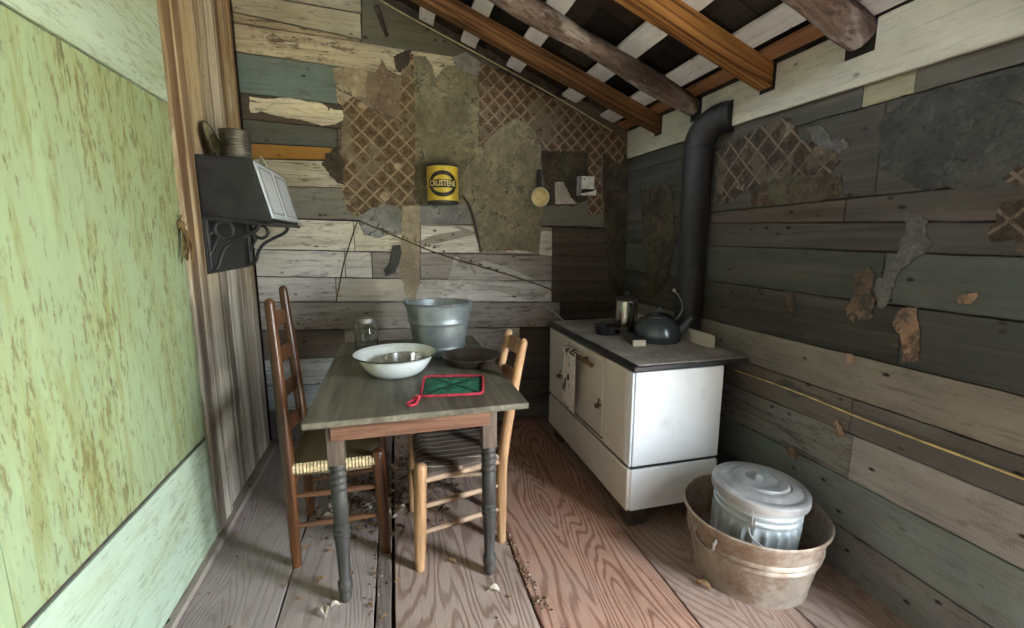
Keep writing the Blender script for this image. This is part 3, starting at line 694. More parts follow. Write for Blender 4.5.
scrap('wallpaper_scrap', RW, [(854, 275), (868, 267), (876, 276), (872, 290), (876, 300), (873, 318), (852, 322), (846, 308), (855, 294)], 'umber', .006, wr, .007)
scrap('wallpaper_scrap', RW, [(893, 318), (902, 308), (916, 309), (922, 336), (919, 358), (904, 362), (903, 344), (893, 328)], 'peach', .006, wr, .007)
scrap('wallpaper_scrap', RW, [(957, 294), (976, 292), (979, 296), (970, 304), (958, 303)], 'peach', .005, wr, .004)
scrap('wallpaper_scrap', RW, [(984, 232), (996, 224), (1000, 206), (1012, 200), (1044, 200), (1044, 252), (1020, 256), (1012, 236), (992, 242)], 'lat3', .006, wr, .008)
scrap('wallpaper_scrap', RW, [(1004, 178), (1018, 166), (1044, 160), (1044, 184), (1012, 186)], 'lat3', .006, wr, .006)
scrap('wallpaper_scrap', RW, [(784, 306), (792, 290), (796, 296), (795, 314), (790, 322)], 'darkpaper', .006, wr, .004)
scrap('wallpaper_scrap', RW, [(640, 190), (672, 184), (676, 240), (664, 290), (648, 300), (644, 250)], 'darkpaper', .004, wr, .01)
scrap('wallpaper_scrap', RW, [(846, 355), (853, 352), (854, 362), (847, 366)], 'peach', .008, wr, .006)
scrap('wallpaper_scrap', RW, [(832, 424), (838, 420), (842, 432), (848, 438), (838, 436)], 'peach', .012, wr, .006)
scrap('wallpaper_scrap', RW, [(788, 450), (796, 448), (800, 456), (796, 462), (790, 458)], 'peach', .012, wr, .006)
scrap('wallpaper_scrap', RW, [(776, 382), (784, 380), (800, 390), (806, 398), (796, 398)], 'ash', .012, wr, .005)
rr = MB(); rr.tube(chaikin([rp(735, 370, .012), rp(800, 393, .014), rp(860, 418, .012), rp(940, 448, .014), rp(1024, 479, .012), rp(1090, 504, .014)]), .0042, 6)
tag(rr.out('rope', 'yrope'), 'thin yellow rope strung along the dark band of the right wall', 'rope')
# plate board with notches for the rafters
pb = Boards()
pz0, pz1 = 1.995, 2.18
XP = XR-.022
for a, b in ((-.9, .965), (.968, 3.235)):
    pb.board([(XP, a, 1.937+.016*a), (XP, b, 1.937+.016*b)], [(XP, a, pz1), (XP, b, pz1)], (.02, 0, 0), (.60, .585, .49), .25, .001)
struct(pb.out('trim_1', 'plate'), 'off-white plate board along the top of the right wall', 'trim')

# front wall behind the camera
fwb = Boards()
for k in range(14): fwb.board([(XL, -.93, k*.2+.002), (XR, -.93, k*.2+.002)], [(XL, -.93, k*.2+.198), (XR, -.93, k*.2+.198)], (0, -.02, 0), (.13, .12, .10), .5)
wf = fwb.out('wall_front', 'boards_x'); struct(wf, 'plain board wall behind the camera', 'wall')
MB().box((-.98, -1.02, -.05), (1.88, -.95, 3.2)).out('backing', 'block', wf, origin=(0, 0, 0))

# ------------------------------------------------------------------ roof
def rz(x, c=RC): return c+RS*(XR-x)
tilt = math.atan(RS)
deck = Boards()
random.seed(11)
xs = -1.05
rows = []
x = 1.95
while x > -1.05:
    y = -1.0
    while y < 3.4:
        w = random.uniform(.16, .34); tone = random.choice([(.012, .010, .009), (.02, .016, .013), (.010, .009, .008), (.045, .026, .018), (.06, .05, .042)])
        x2 = x-.19
        zo = random.uniform(0, .006)
        deck.board([(x, y, rz(x, RC+.118)+zo), (x2, y, rz(x2, RC+.128)+zo)], [(x, y+w-.004, rz(x, RC+.118)+zo), (x2, y+w-.004, rz(x2, RC+.128)+zo)], (0, 0, .012), tone, .4, .001, 2)
        y += w
    x -= .185
ceil = deck.out('ceiling', 'shingle', bevel=0); struct(ceil, 'dark shingle roof seen from below between pale laths', 'ceiling')
rc = MB(); rc.prism([(1.98, -1.1, rz(1.98, RC+.16)), (-1.1, -1.1, rz(-1.1, RC+.16)), (-1.1, 3.45, rz(-1.1, RC+.16)), (1.98, 3.45, rz(1.98, RC+.16))], (0, 0, .05)); rc.out('roof_cover', 'block', ceil, origin=(0, 0, 0))
def lath(x0, x1, y0, y1, tint, wear, mat='lath'):
    L = Boards(); c = RC+.078
    L.board([(x0, y0, rz(x0, c)), (x0, y1, rz(x0, c))], [(x1, y0, rz(x1, c)), (x1, y1, rz(x1, c))], (0, 0, .018), tint, wear, .001)
    return L.out('roof_lath', mat, ceil)
wt = (.86, .86, .88)
for x0, x1 in ((-.78, -.68), (-.45, -.36), (-.12, -.02), (.22, .31), (.49, .585), (.80, .90), (1.21, 1.32), (1.51, 1.615)):
    lath(x0, x1, -.9, 3.22, wt, .12)
lath(1.655, 1.735, -.9, 1.50, wt, .12)
lath(1.655, 1.72, 1.505, 3.22, (.33, .13, .05), .3, 'plate')['label'] = 'reddish brown lath'

def lay(o):
    R = Matrix.Rotation(tilt, 4, 'Y'); o.data.transform(R.inverted()); o.rotation_euler = (0, tilt, 0)
def rafter_sq(Y, w, hgt, mat, label, xe=XR-.024, z0=RC-.025):
    m = MB(); n = 24; A, B_, = [], []
    x0 = XL+.004
    pts = [(xe+(x0-xe)*i/n) for i in range(n+1)]
    ring = []
    for i, xx in enumerate(pts):
        j = [random.uniform(-.0015, .0015) for _ in range(4)]; z = z0+RS*(XR-xx)
        ring.append([m.bm.verts.new((xx, Y-w/2+j[0], z)), m.bm.verts.new((xx, Y+w/2+j[1], z)), m.bm.verts.new((xx, Y+w/2+j[1], z+hgt)), m.bm.verts.new((xx, Y-w/2+j[0], z+hgt))])
    for a, b in zip(ring, ring[1:]):
        for k in range(4): m.bm.faces.new((a[k], a[(k+1) % 4], b[(k+1) % 4], b[k]))
    m.bm.faces.new(ring[0]); m.bm.faces.new(ring[-1][::-1])
    o = m.out('rafter', mat, bevel=.004, smooth=30, origin=(xe, Y, z0)); lay(o); tag(o, label, 'rafter'); return o
def rafter_log(Y, r, label, xe=XR-.024, wob=.01, z0=RC-.0):
    m = MB(); n = 34; pts = []; rad = []
    for i in range(n+1):
        xx = xe+(XL+.004-xe)*i/n
        pts.append((xx, Y+wob*math.sin(xx*3.1+Y*9)+random.uniform(-.003, .003), z0+RS*(XR-xx)+r*.55+wob*.6*math.sin(xx*4.3+Y)))
        rad.append(r*(1+.10*math.sin(xx*9+Y*3)+random.uniform(-.05, .05)))
    rad[0] *= .86
    m.tube(pts, rad, 18)
    for v in m.bm.verts: v.co += Vector((0, random.uniform(-.002, .002), random.uniform(-.002, .002)))
    o = m.out('log_rafter', 'log', smooth=70, origin=(xe, Y, z0)); tag(o, label, 'rafter')
    kn = MB(); kx = xe-.35; kn.lathe([(0, -.03), (.03, -.02), (.04, 0), (.03, .02), (0, .03)], (kx, Y-.01, z0+RS*(XR-kx)+r*.3), 10); kn.out('knot', 'log', o, origin=(kx, Y, z0+RS*(XR-kx)))
    o.data.transform(Matrix.Rotation(-tilt, 4, 'Y')); o.children[0].matrix_parent_inverse = Matrix.Rotation(-tilt, 4, 'Y'); o.rotation_euler = (0, tilt, 0)
    return o
rafter_sq(2.81, .075, .105, 'rafter_dark', 'brown squared rafter nearest the back wall')
rafter_log(2.42, .056, 'grey peeled log rafter running to the stovepipe elbow')
rafter_sq(1.90, .085, .105, 'rafter', 'golden sawn pine rafter with its end on the white plate board')
rafter_log(1.455, .062, 'thick pinkish peeled log rafter nearest the camera', z0=RC-.005)
# notches (dark pockets) in the plate board
for i, (Y, w) in enumerate(((2.805, .085), (2.415, .1), (1.89, .092), (1.45, .115))):
    nb = MB().box((XP-.0012, Y-w/2, RC-.032), (XP+.001, Y+w/2, RC+.08)).out('notch', 'black', wr, origin=(0, 0, 0))

# ------------------------------------------------------------------ table
TX0, TX1, TY0, TY1, TZ = -.322, .470, 1.548, 2.80, .776
tb = thing('kitchen_table', 'long worn wooden table with grey green top and black turned legs', 'table', (.077, 2.17, 0))
b = MB(); nb_ = 1
for i in range(nb_):
    x0 = TX0+(TX1-TX0)*i/nb_; x1 = TX0+(TX1-TX0)*(i+1)/nb_
    b.box((x0+.0004, TY0+random.uniform(-.002, .002), TZ-.024), (x1-.0004, TY1, TZ+random.uniform(-.0006, 0)))
b.out('table_top', 'tabletop', tb, bevel=.0035)
ap = MB(); LX0, LX1, LY0, LY1 = -.243, .335, 1.628, 2.70
ap.box((LX0, LY0-.012, .672), (LX1, LY0+.010, TZ-.025)); ap.out('apron', 'apron', tb, bevel=.002)
MB().box((LX0, LY1-.01, .672), (LX1, LY1+.012, TZ-.025)).out('apron', 'apron', tb, bevel=.002)
MB().box((LX0-.012, LY0, .672), (LX0+.01, LY1, TZ-.025)).out('side_apron', 'apron', tb, bevel=.002)
MB().box((LX1-.01, LY0, .672), (LX1+.012, LY1, TZ-.025)).out('side_apron', 'apron', tb, bevel=.002)
def zY(x, y, Y): return at(x, y, 1, Y).z
def table_leg(x, y):
    zr = [zY(337, v, 1.63) for v in (466, 493, 528, 543, 587, 594)]
    zb, z1, z2, z3, z4, z5 = zr
    m = MB()
    k_ = .80
    pr = [(0, 0), (.019, .002), (.026, .012), (.029, z5*.55), (.024, z5*.8), (.033, z5*.95), (.034, z4), (.026, z4+.012)]
    pr += [(.030, z3-.06), (.033, z3-.008)]
    def rings(a, b_, n):
        out = []
        for i in range(n):
            t0 = a+(b_-a)*i/n; d = (b_-a)/n
            out += [(.031, t0+.0005), (.0375, t0+d*.3), (.0375, t0+d*.7), (.031, t0+d-.0005)]
        return out
    pr += rings(z3, z2, 3)+[(.034, z2+.004), (.036, (z1+z2)/2), (.035, z1-.004)]+rings(z1, zb, 4)+[(.031, zb+.001), (.0, zb+.002)]
    m.lathe([(r*k_, z) for r, z in pr], (x, y, 0), 28)
    leg = m.out('leg', 'blackwood', tb, origin=(x, y, 0))
    MB().box((x-.029, y-.029, zb), (x+.029, y+.029, TZ-.0245)).out('leg_block', 'legblock', leg, origin=(x, y, zb), bevel=.003)
table_leg(-.232, 1.655); table_leg(.335, 1.655); table_leg(-.232, 2.68); table_leg(.335, 2.68)

# ------------------------------------------------------------------ chairs
def leg_profile(m, a, b, r, knob=True, taper=.78, bulge=1.0):
    a = Vector(a); b = Vector(b); pts = []; rad = []
    for i in range(13):
        t = i/12; pts.append(a.lerp(b, t)); rad.append(r*(taper+(1-taper)*min(1, t*3.0))*bulge)
    if knob:
        d = (b-a).normalized(); pts += [b+d*.006, b+d*.012, b+d*.016]; rad += [r*.92, r*.7, r*.3]
    m.tube(pts, rad, 14); return m
def chair(name, label, cat, fl_, fr_, rl, rr_, rl_top, rr_top, seat_z, seat_h_front, mats, rungs, nslat, slat_z, seatmat, seat_edge):
    c = (Vector(fl_)+Vector(fr_)+Vector(rl)+Vector(rr_))/4
    t = thing(name, label, cat, (c.x, c.y, 0))
    wd, rail = mats
    V = Vector
    ftop = lambda f: V(f)+V((0, 0, seat_h_front))
    for a in (fl_, fr_):
        m = MB(); leg_profile(m, a, ftop(a)+V((.015*(1 if V(rl).x > a[0] else -1), 0, 0)), .0265); m.out('leg', wd, t, origin=tuple(a))
    def post(a, b):
        a = V(a); b = V(b); m = MB(); pts, rad = [], []
        side = (b-a); bend = V((side.x, side.y, 0))
        for i in range(18):
            s = i/17; p = a+V((0, 0, side.z*s))+bend*(max(0, s-.38)/.62)**1.25
            pts.append(p); rad.append(.0248*(.80+.2*min(1, s*3))*(1-.22*max(0, s-.5)*2))
        d = (pts[-1]-pts[-2]).normalized(); pts += [pts[-1]+d*.012, pts[-1]+d*.02]; rad += [rad[-1]*.8, rad[-1]*.35]
        m.tube(pts, rad, 14); m.out('back_post', wd, t, origin=tuple(a)); return lambda z: a+V((0, 0, z))+bend*(max(0, z/side.z-.38)/.62)**1.25
    pl = post(rl, rl_top); prr = post(rr_, rr_top)
    fpos = lambda f, z: V(f)+V((.015*(1 if V(rl).x > f[0] else -1)*z/seat_h_front, 0, z))
    for kind, z in rungs:
        m = MB()
        e = {'near': (fpos(fl_, z), pl(z)), 'far': (fpos(fr_, z), prr(z)), 'front': (fpos(fl_, z), fpos(fr_, z)), 'back': (pl(z), prr(z))}[kind]
        pts = [e[0].lerp(e[1], i/8) for i in range(9)]; m.tube(pts, [.0095+.0035*math.sin(PI*i/8) for i in range(9)], 10)
        m.out('rung', rail, t, origin=tuple(e[0]))
    # seat rails and woven seat
    cor = [fpos(fl_, seat_z), fpos(fr_, seat_z), prr(seat_z), pl(seat_z)]
    m = MB(); n = 12; top = []
    grid = []
    for i in range(n+1):
        row = []
        for j in range(n+1):
            u, v = i/n, j/n
            p = cor[0].lerp(cor[1], u).lerp(cor[3].lerp(cor[2], u), v)
            ctr = (cor[0]+cor[1]+cor[2]+cor[3])/4
            e = min(u, 1-u, v, 1-v); dip = -.016*min(1, e*5)
            p = ctr+(p-ctr)*1.03+V((0, 0, .013+dip*.6-(.02*(max(0, .06-e)/.06)**2)))
            row.append(p)
        grid.append(row)
    vt = [[m.bm.verts.new(p) for p in r] for r in grid]; vb = [[m.bm.verts.new(p-V((0, 0, .030-.012*min(1, 5*min(i/n, 1-i/n, j/n, 1-j/n))))) for j, p in enumerate(r)] for i, r in enumerate(grid)]
    for i in range(n):
        for j in range(n):
            m.bm.faces.new((vt[i][j], vt[i+1][j], vt[i+1][j+1], vt[i][j+1])); m.bm.faces.new((vb[i][j], vb[i][j+1], vb[i+1][j+1], vb[i+1][j]))
    for i in range(n):
        m.bm.faces.new((vt[i][0], vb[i][0], vb[i+1][0], vt[i+1][0])); m.bm.faces.new((vt[i][n], vt[i+1][n], vb[i+1][n], vb[i][n]))
        m.bm.faces.new((vt[0][i], vt[0][i+1], vb[0][i+1], vb[0][i])); m.bm.faces.new((vt[n][i], vb[n][i], vb[n][i+1], vt[n][i+1]))
    seat = m.out('seat', seatmat, t, origin=tuple((cor[0]+cor[2])/2), smooth=60)
    if seat_edge:
        m = MB(); a, b_ = cor[0], cor[3]; n = 26
        for i in range(n):
            p = a.lerp(b_, (i+.5)/n); off = (cor[0]-cor[1]).normalized()*.014
            m.tube([p+off*.2+V((0, 0, .014)), p+off+V((0, 0, .008)), p+off*1.1+V((0, 0, -.012)), p+off*.3+V((0, 0, -.022))], .0075, 6)
        m.out('rush_edge', 'rush_end', seat, origin=tuple(a))['label'] = 'pale exposed rush strands'
    else:
        for e0, e1 in ((cor[0], cor[3]), (cor[0], cor[1])):
            m = MB(); dz = V((0, 0, -.035)); m.tube([(e0+dz).lerp(e1+dz, i/8) for i in range(9)], [.012+.003*math.sin(PI*i/8) for i in range(9)], 10); m.out('seat_rail', rail, t, origin=tuple(e0))
    for k in range(nslat):
        z = slat_z[k]; m = MB(); hgt = .062; n = 10; pa, pb_ = [], []
        back = (pl(z)-V(fl_)); back.z = 0; back.normalize()
        for i in range(n+1):
            s = i/n; bow = back*.022*math.sin(PI*s)
            pa.append(pl(z).lerp(prr(z), s)+bow); pb_.append(pl(z+hgt).lerp(prr(z+hgt), s)+bow+V((0, 0, .012*math.sin(PI*s))))
        m.strip(pa, pb_, back*.008); m.out('back_slat', wd, t, origin=tuple(pa[0]), bevel=.002)
    return t
Y1 = 1.905
zr1 = zY(338, 491, Y1); zr2 = zY(340, 520, Y1)
chair('ladder_back_chair', 'tall dark varnished ladder-back chair with rush seat against the left wall', 'chair',
      (-.086, Y1, 0), (-.095, 2.33, 0), (-.456, Y1+.005, 0), (-.462, 2.285, 0), (-.478, Y1+.02, 1.135), (-.505, 2.29, 1.15),
      zY(335, 462, Y1)-.006, zY(381, 449, Y1)-.012, ('chair_dark', 'chair_rail_dark'), [('near', zr1), ('near', zr2), ('far', zr1+.02), ('far', zr2), ('front', zr1-.05), ('front', zr2-.03), ('back', zr1+.02)], 4, [.52, .68, .84, 1.0], 'rush', True)
zq = [zY(455, 499, 1.78), zY(455, 524, 1.78)]
chair('low_back_chair', 'honey coloured low-back chair with striped splint seat tucked under table', 'chair',
      (.055, 1.755, 0), (.045, 2.19, 0), (.432, 1.845, 0), (.42, 2.125, 0), (.532, 1.845, .935), (.548, 2.165, .915),
      .435, .463, ('chair_light', 'chair_rail'), [('near', zq[0]), ('near', zq[1]), ('far', zq[0]), ('far', zq[1]+.02), ('front', zq[0]-.05), ('back', zq[0])], 2, [.70, .845], 'splint', False)

# ------------------------------------------------------------------ stove
SX0, SX1, SY0, SY1, SZ = 1.03, 1.512, 1.765, 2.88, .82
sv = thing('wood_stove', 'large white enamel cook stove with black top standing on blocks', 'stove', (1.28, 2.32, 0))
MB().box((SX0+.008, SY0+.008, .11), (SX1-.004, SY1-.004, SZ-.028)).out('body', 'blackiron', sv, bevel=.004)
t = MB(); t.prism([(SX0-.012, SY0-.025, SZ-.028), (1.652, SY0-.004, SZ-.028), (1.652, 2.03, SZ-.028), (1.591, 2.032, SZ-.028), (1.591, 2.90, SZ-.028), (SX0-.012, 2.93, SZ-.028)], (0, 0, .027)); t.out('cooktop_edge', 'blackiron', sv, bevel=.006)
t = MB()
for a, b in ((SY0-.012, 2.03), (2.034, 2.46), (2.464, 2.91)): t.box((SX0+.018, a, SZ-.001), (1.64 if b < 2.1 else 1.588, b, SZ+.004))
t.out('cooktop', 'stovetop', sv, bevel=.002)
zs = .316
pn = lambda nm, lo, hi, mt, par=sv: MB().box(lo, hi).out(nm, mt, par, bevel=.006, bseg=3)
pn('side_panel', (SX0+.012, SY0-.004, zs+.010), (SX1, SY0+.012, SZ-.034), 'enamel')
pn('side_panel', (SX0+.010, SY0-.004, .10), (SX1, SY0+.012, zs-.006), 'enamel')
pn('corner_post', (SX0-.006, SY0-.006, zs+.012), (SX0+.006, SY0+.045, SZ-.032), 'enamel')
pn('front_panel', (SX0-.006, SY0+.048, zs+.012), (SX0+.012, 2.042, SZ-.032), 'enamel_shade')
od = pn('oven_door', (SX0-.010, 2.046, .352), (SX0+.012, 2.548, SZ-.036), 'enamel_shade')
pn('front_panel', (SX0-.005, 2.046, zs+.010), (SX0+.012, 2.548, .342), 'enamel_shade')
fd = pn('firebox_door', (SX0-.008, 2.556, zs+.012), (SX0+.012, SY1, SZ-.034), 'enamel_shade')
pn('base_panel', (SX0-.008, SY0+.004, .10), (SX0+.012, SY1+.002, zs-.004), 'enamel_shade')
m = MB(); hy0, hy1, hz = 2.12, 2.46, .735
m.tube([(SX0-.05, hy0-.02, hz-.004), (SX0-.052, hy0+.05, hz), (SX0-.05, hy1, hz)], [.011, .013, .011], 12); m.tube([(SX0-.006, hy1-.03, hz), (SX0-.052, hy1-.03, hz)], .008, 8); m.tube([(SX0-.006, hy0+.12, hz), (SX0-.052, hy0+.12, hz)], .008, 8)
m.out('handle', 'brownhandle', od, origin=(SX0-.03, hy0, hz))['label'] = 'brown bar handle'
def knob_on(par, y, z):
    m = MB(); m.tube([(SX0-.006, y, z), (SX0-.03, y, z)], .006, 8); m.lathe([(0, -.012), (.012, -.009), (.014, 0), (.012, .009), (0, .012)], (SX0-.034, y, z), 14)
    m.tube([(SX0-.012, y+.02, z-.028), (SX0-.014, y+.028, z), (SX0-.012, y+.02, z+.03)], .004, 6); m.out('latch', 'brownhandle', par, origin=(SX0, y, z))
knob_on(od, 2.06, .525); knob_on(fd, 2.635, .515)
m = MB(); m.box((SX0-.009, 2.05, .345), (SX0-.002, 2.52, .351)); m.out('oven_hinge_line', 'blackiron', sv)
# rear splash guard on the cook top, rounded end
GX = 1.572
gp = [(GX, 2.86, SZ), (GX, 1.96, SZ), (GX, 1.93, SZ+.012)]+[(GX, 1.952-.022*math.cos(a), SZ+.052+.022*math.sin(a)) for a in (0, .5, 1.0, 1.57)]+[(GX, 2.86, SZ+.074)]
t = MB(); t.prism(gp, (.016, 0, 0)); t.out('splash_guard', 'enamel_shade', sv, bevel=.003)
for x, y in ((1.10, 1.84), (1.42, 1.84), (1.10, 2.80), (1.42, 2.80)): MB().box((x-.045, y-.05, 0), (x+.045, y+.05, .111)).out('foot_block', 'block', sv, bevel=.004)

# towel over the oven handle
tw_ = thing('towel', 'white towel with brown print hung over the oven door handle', 'towel', (SX0-.05, 2.37, hz))
m = MB(); ty0, ty1 = 2.285, 2.435
def towel_sheet(m, x, z1, y0, y1, sgn):
    rowsv = []
    for i in range(15):
        z = hz+.016-(hz+.016-z1)*i/14; r = []
        for j in range(15):
            s = j/14; y = y0+(y1-y0)*s+.004*math.sin(i*.7)
            r.append(m.bm.verts.new((x+sgn*.006*math.sin(s*14+i*.08)*min(1, i/4), y, z+.006*math.sin(s*3)*(i/14))))
        rowsv.append(r)
    for a, b in zip(rowsv, rowsv[1:]):
        for k in range(14): m.bm.faces.new((a[k], a[k+1], b[k+1], b[k]))
    return rowsv
f1 = towel_sheet(m, SX0-.072, .415, ty0+.055, ty1+.02, 1)
o = m.out('towel_front', 'towel', tw_, smooth=80); s = o.modifiers.new('solid', 'SOLIDIFY'); s.thickness = .005
m = MB(); f2 = towel_sheet(m, SX0-.064, .400, ty0-.005, ty0+.06, -1); o = m.out('towel_back', M['whitebox'], tw_, smooth=80); s = o.modifiers.new('solid', 'SOLIDIFY'); s.thickness = .007
o['label'] = 'plain white end of the towel'
m = MB(); m.tube([(SX0-.052, ty0, hz+.004), (SX0-.052, ty1+.02, hz+.004)], .021, 12); m.out('towel_fold', 'towel', tw_)

# stovepipe with elbow into the plate board
PX, PY, PR = 1.675, 2.29, .077
sp = thing('stovepipe', 'black sheet metal stovepipe with elbow rising behind the stove', 'stovepipe', (PX, PY, .62))
m = MB(); m.lathe([(PR*.97, .60-.6), (PR*.97, .62)], (PX, PY, .6), 36); m.lathe([(PR, 1.2-.6), (PR, 1.89-.6)], (PX, PY, .6), 36); m.lathe([(PR*.97, .62), (PR*1.03, .622), (PR*1.03, .632), (PR, .636)], (PX, PY, .6), 36)
m.out('pipe', 'pipe', sp)
m = MB(); pts = []; ez = 1.885; br = .138; dirv = Vector((.42, -.90, 0)).normalized()
for i in range(15):
    a = i/14*PI/2*.96; pts.append(Vector((PX, PY, ez))+dirv*(br*(1-math.cos(a)))+Vector((0, 0, br*math.sin(a))))
m.tube(pts, [PR*1.01*(1+.012*(i % 3 == 0)) for i in range(15)], 36)
m.out('elbow', 'pipe', sp)
m = MB(); e = pts[-1]; m.tube([e-dirv*.0, e+dirv*.06], PR*1.03, 36); m.out('elbow_collar', 'pipe', sp)
m = MB(); m.lathe([(PR*1.0, 0), (PR*1.04, .004), (PR*1.04, .016), (PR*1.0, .02)], (PX, PY, 1.87), 36); m.out('pipe_band', 'pipe', sp)
m = MB(); m.lathe([(PR*.96, 0), (PR*1.03, 0), (PR*1.03, .01), (PR*.96, .014)], (PX, PY, .6), 36); m.out('base_collar', 'blackiron', sp)
m = MB(); m.box((PX-.078, PY-.09, 0), (PX+.078, PY+.09, .6)); m.out('flue_box', 'blackiron', sp, bevel=.004)

# things on the stove ---------------------------------------------------
# kettle
kx, ky = 1.415, 2.19; kz = SZ+.004
kt = thing('kettle', 'dark blue enamel kettle with upright wire bail on the stove', 'kettle', (kx, ky, kz))
MB().lathe([(0, 0), (.118, 0), (.126, .01), (.128, .05), (.120, .09), (.098, .122), (.07, .136), (.066, .137), (.064, .13), (0, .13)], (kx, ky, kz), 40).out('body', 'blueiron', kt)
MB().lathe([(.072, .134), (.072, .14), (.05, .152), (.015, .158), (.009, .162), (.008, .17), (.016, .178), (.014, .188), (0, .192)], (kx, ky, kz), 32).out('lid', 'blueiron', kt)
m = MB(); dv = Vector((.80, -.6, 0)).normalized(); c = Vector((kx, ky, kz))
m.tube([c+dv*.10+Vector((0, 0, .06)), c+dv*.135+Vector((0, 0, .085)), c+dv*.16+Vector((0, 0, .125)), c+dv*.178+Vector((0, 0, .14))], [.032, .024, .016, .014], 14); m.out('spout', 'blueiron', kt)
m = MB(); pv = Vector((-.6, -.8, 0)).normalized()
bl = [c+dv*.085+Vector((0, 0, .115)), c+dv*.12+Vector((0, 0, .16)), c+dv*.125+Vector((0, 0, .21)), c+dv*.10+Vector((0, 0, .26)), c+dv*.075+Vector((0, 0, .285))]
m.tube(chaikin(bl), .0035, 8); m.lathe([(0, -.012), (.008, -.006), (.009, 0), (.008, .006), (0, .012)], tuple(bl[-1]), 10); m.out('bail_handle', 'wire', kt)
# coffee pot
cx, cy = 1.345, 2.42
cp = thing('coffee_pot', 'shiny metal coffee pot with black handle at the back of stove', 'coffee pot', (cx, cy, kz))
MB().lathe([(0, 0), (.072, 0), (.076, .006), (.062, .15), (.060, .19), (.063, .192), (.063, .198), (0, .198)], (cx, cy, kz), 36).out('body', 'steel', cp)
MB().lathe([(.064, .197), (.062, .206), (.04, .22), (.014, .226), (.008, .232), (.014, .24), (.012, .25), (0, .252)], (cx, cy, kz), 30).out('lid', 'tinrim', cp)
m = MB(); hv = Vector((-.25, -.97, 0)).normalized(); c = Vector((cx, cy, kz))
m.tube(chaikin([c+hv*.06+Vector((0, 0, .185)), c+hv*.105+Vector((0, 0, .18)), c+hv*.115+Vector((0, 0, .12)), c+hv*.11+Vector((0, 0, .05)), c+hv*.075+Vector((0, 0, .025))]), .010, 10); m.out('handle', 'black', cp)
m = MB(); sv_ = -hv; m.tube([c+sv_*.055+Vector((0, 0, .13)), c+sv_*.085+Vector((0, 0, .165)), c+sv_*.105+Vector((0, 0, .19))], [.022, .015, .011], 12); m.out('spout', 'steel', cp)
MB().lathe([(.071, .05), (.0735, .052), (.0735, .058), (.07, .06)], (cx, cy, kz), 36).out('band', 'tinrim', cp)
# low black dish beside pot, a guess at an unclear dark shape
ix, iy = 1.215, 2.42
si = thing('iron_pan', 'low black iron dish beside the coffee pot on the stove', 'pan', (ix, iy, kz))
MB().lathe([(0, 0), (.06, 0), (.072, .05), (.075, .052), (.069, .05), (.058, .008), (0, .008)], (ix, iy, kz), 28).out('bowl', 'blackiron', si)
m = MB(); m.tube([(ix+.04, iy-.06, kz+.04), (ix+.08, iy-.13, kz+.045)], [.008, .012], 10); m.out('handle', 'blackiron', si)
# wooden block with pale end
mb_ = thing('match_box', 'small box with pale end lying before kettle on stove', 'box', (1.262, 2.17, kz))
R = Matrix.Translation((1.262, 2.17, kz)) @ Matrix.Rotation(math.radians(-14), 4, 'Z')
MB().box((-.036, -.09, 0), (.036, .10, .034), R).out('sleeve', 'blackiron', mb_, bevel=.002)
MB().box((-.034, -.096, .001), (.034, -.088, .033), R).out('pale_end', 'whitescrap', mb_, bevel=.001)
# stove lid lifter
ll = MB(); p0 = at(569, 323, 2, kz+.006); p1 = p0+Vector((-.085, .10, .075))
ll.tube([p0, p0+Vector((-.02, .024, .004)), p1], [.006, .006, .0065], 8)
d = (p1-p0).normalized(); s1 = d.orthogonal().normalized(); s2 = d.cross(s1)
ll.tube([p1+d*(.06*i/60)+(s1*math.cos(i*.7)+s2*math.sin(i*.7))*.011 for i in range(61)], .003, 5)
tag(ll.out('lid_lifter', 'wire', origin=tuple(p0)), 'pale metal stove lid lifter with coiled grip at rear corner of stove', 'lid lifter')

# ------------------------------------------------------------------ things on the table
# bucket
bx, by = .222, 2.40
bk = thing('bucket', 'large galvanized bucket standing at the back of the table', 'bucket', (bx, by, TZ))
RT, RB, BH = .174, .126, .272
def rr_(z): return RB+(RT-RB)*z/BH
pr = [(0, .012), (RB-.004, .012), (RB, .0), (RB+.003, .001), (RB+.004, .02)]
for z in (.05,): pr += [(rr_(z-.022), z-.022), (rr_(z-.008), z-.012), (rr_(z)+.005, z-.006), (rr_(z)+.005, z+.002), (rr_(z+.006), z+.008), (rr_(z+.02), z+.02)]
for z in (.185,): pr += [(rr_(z-.025), z-.025), (rr_(z-.012), z-.012), (rr_(z)+.005, z-.004), (rr_(z)+.005, z+.004), (rr_(z+.012), z+.012), (rr_(z+.025), z+.025)]
pr += [(rr_(BH-.03), BH-.03), (RT, BH-.008), (RT+.006, BH-.006), (RT+.008, BH), (RT+.004, BH+.005), (RT-.002, BH+.002), (RT-.004, BH-.01), (RB-.002, .02), (0, .018)]
MB().lathe(pr, (bx, by, TZ), 56).out('pail', 'galv', bk)
th = math.radians(-24)
for sgn in (1, -1):
    e = Vector((bx+sgn*RT*math.cos(th), by+sgn*RT*math.sin(th), TZ+BH+.006))
    m = MB(); m.box((-.014, -.004, -.035), (.014, .006, .014), Matrix.Translation(e) @ Matrix.Rotation(th+PI/2, 4, 'Z')); m.out('ear', 'galv', bk, bevel=.002)
m = MB(); u = Vector((math.cos(th), math.sin(th), 0)); w = Vector((math.sin(th), -math.cos(th), 0)); pts = []
for i in range(25):
    a = PI*i/24; pts.append(Vector((bx, by, TZ+BH+.012))+u*(RT+.01)*math.cos(a)+w*(RT+.013)*math.sin(a)+Vector((0, 0, .002-.004*math.sin(a))))
m.tube(pts, .0035, 8); m.out('bail', 'wire', bk)
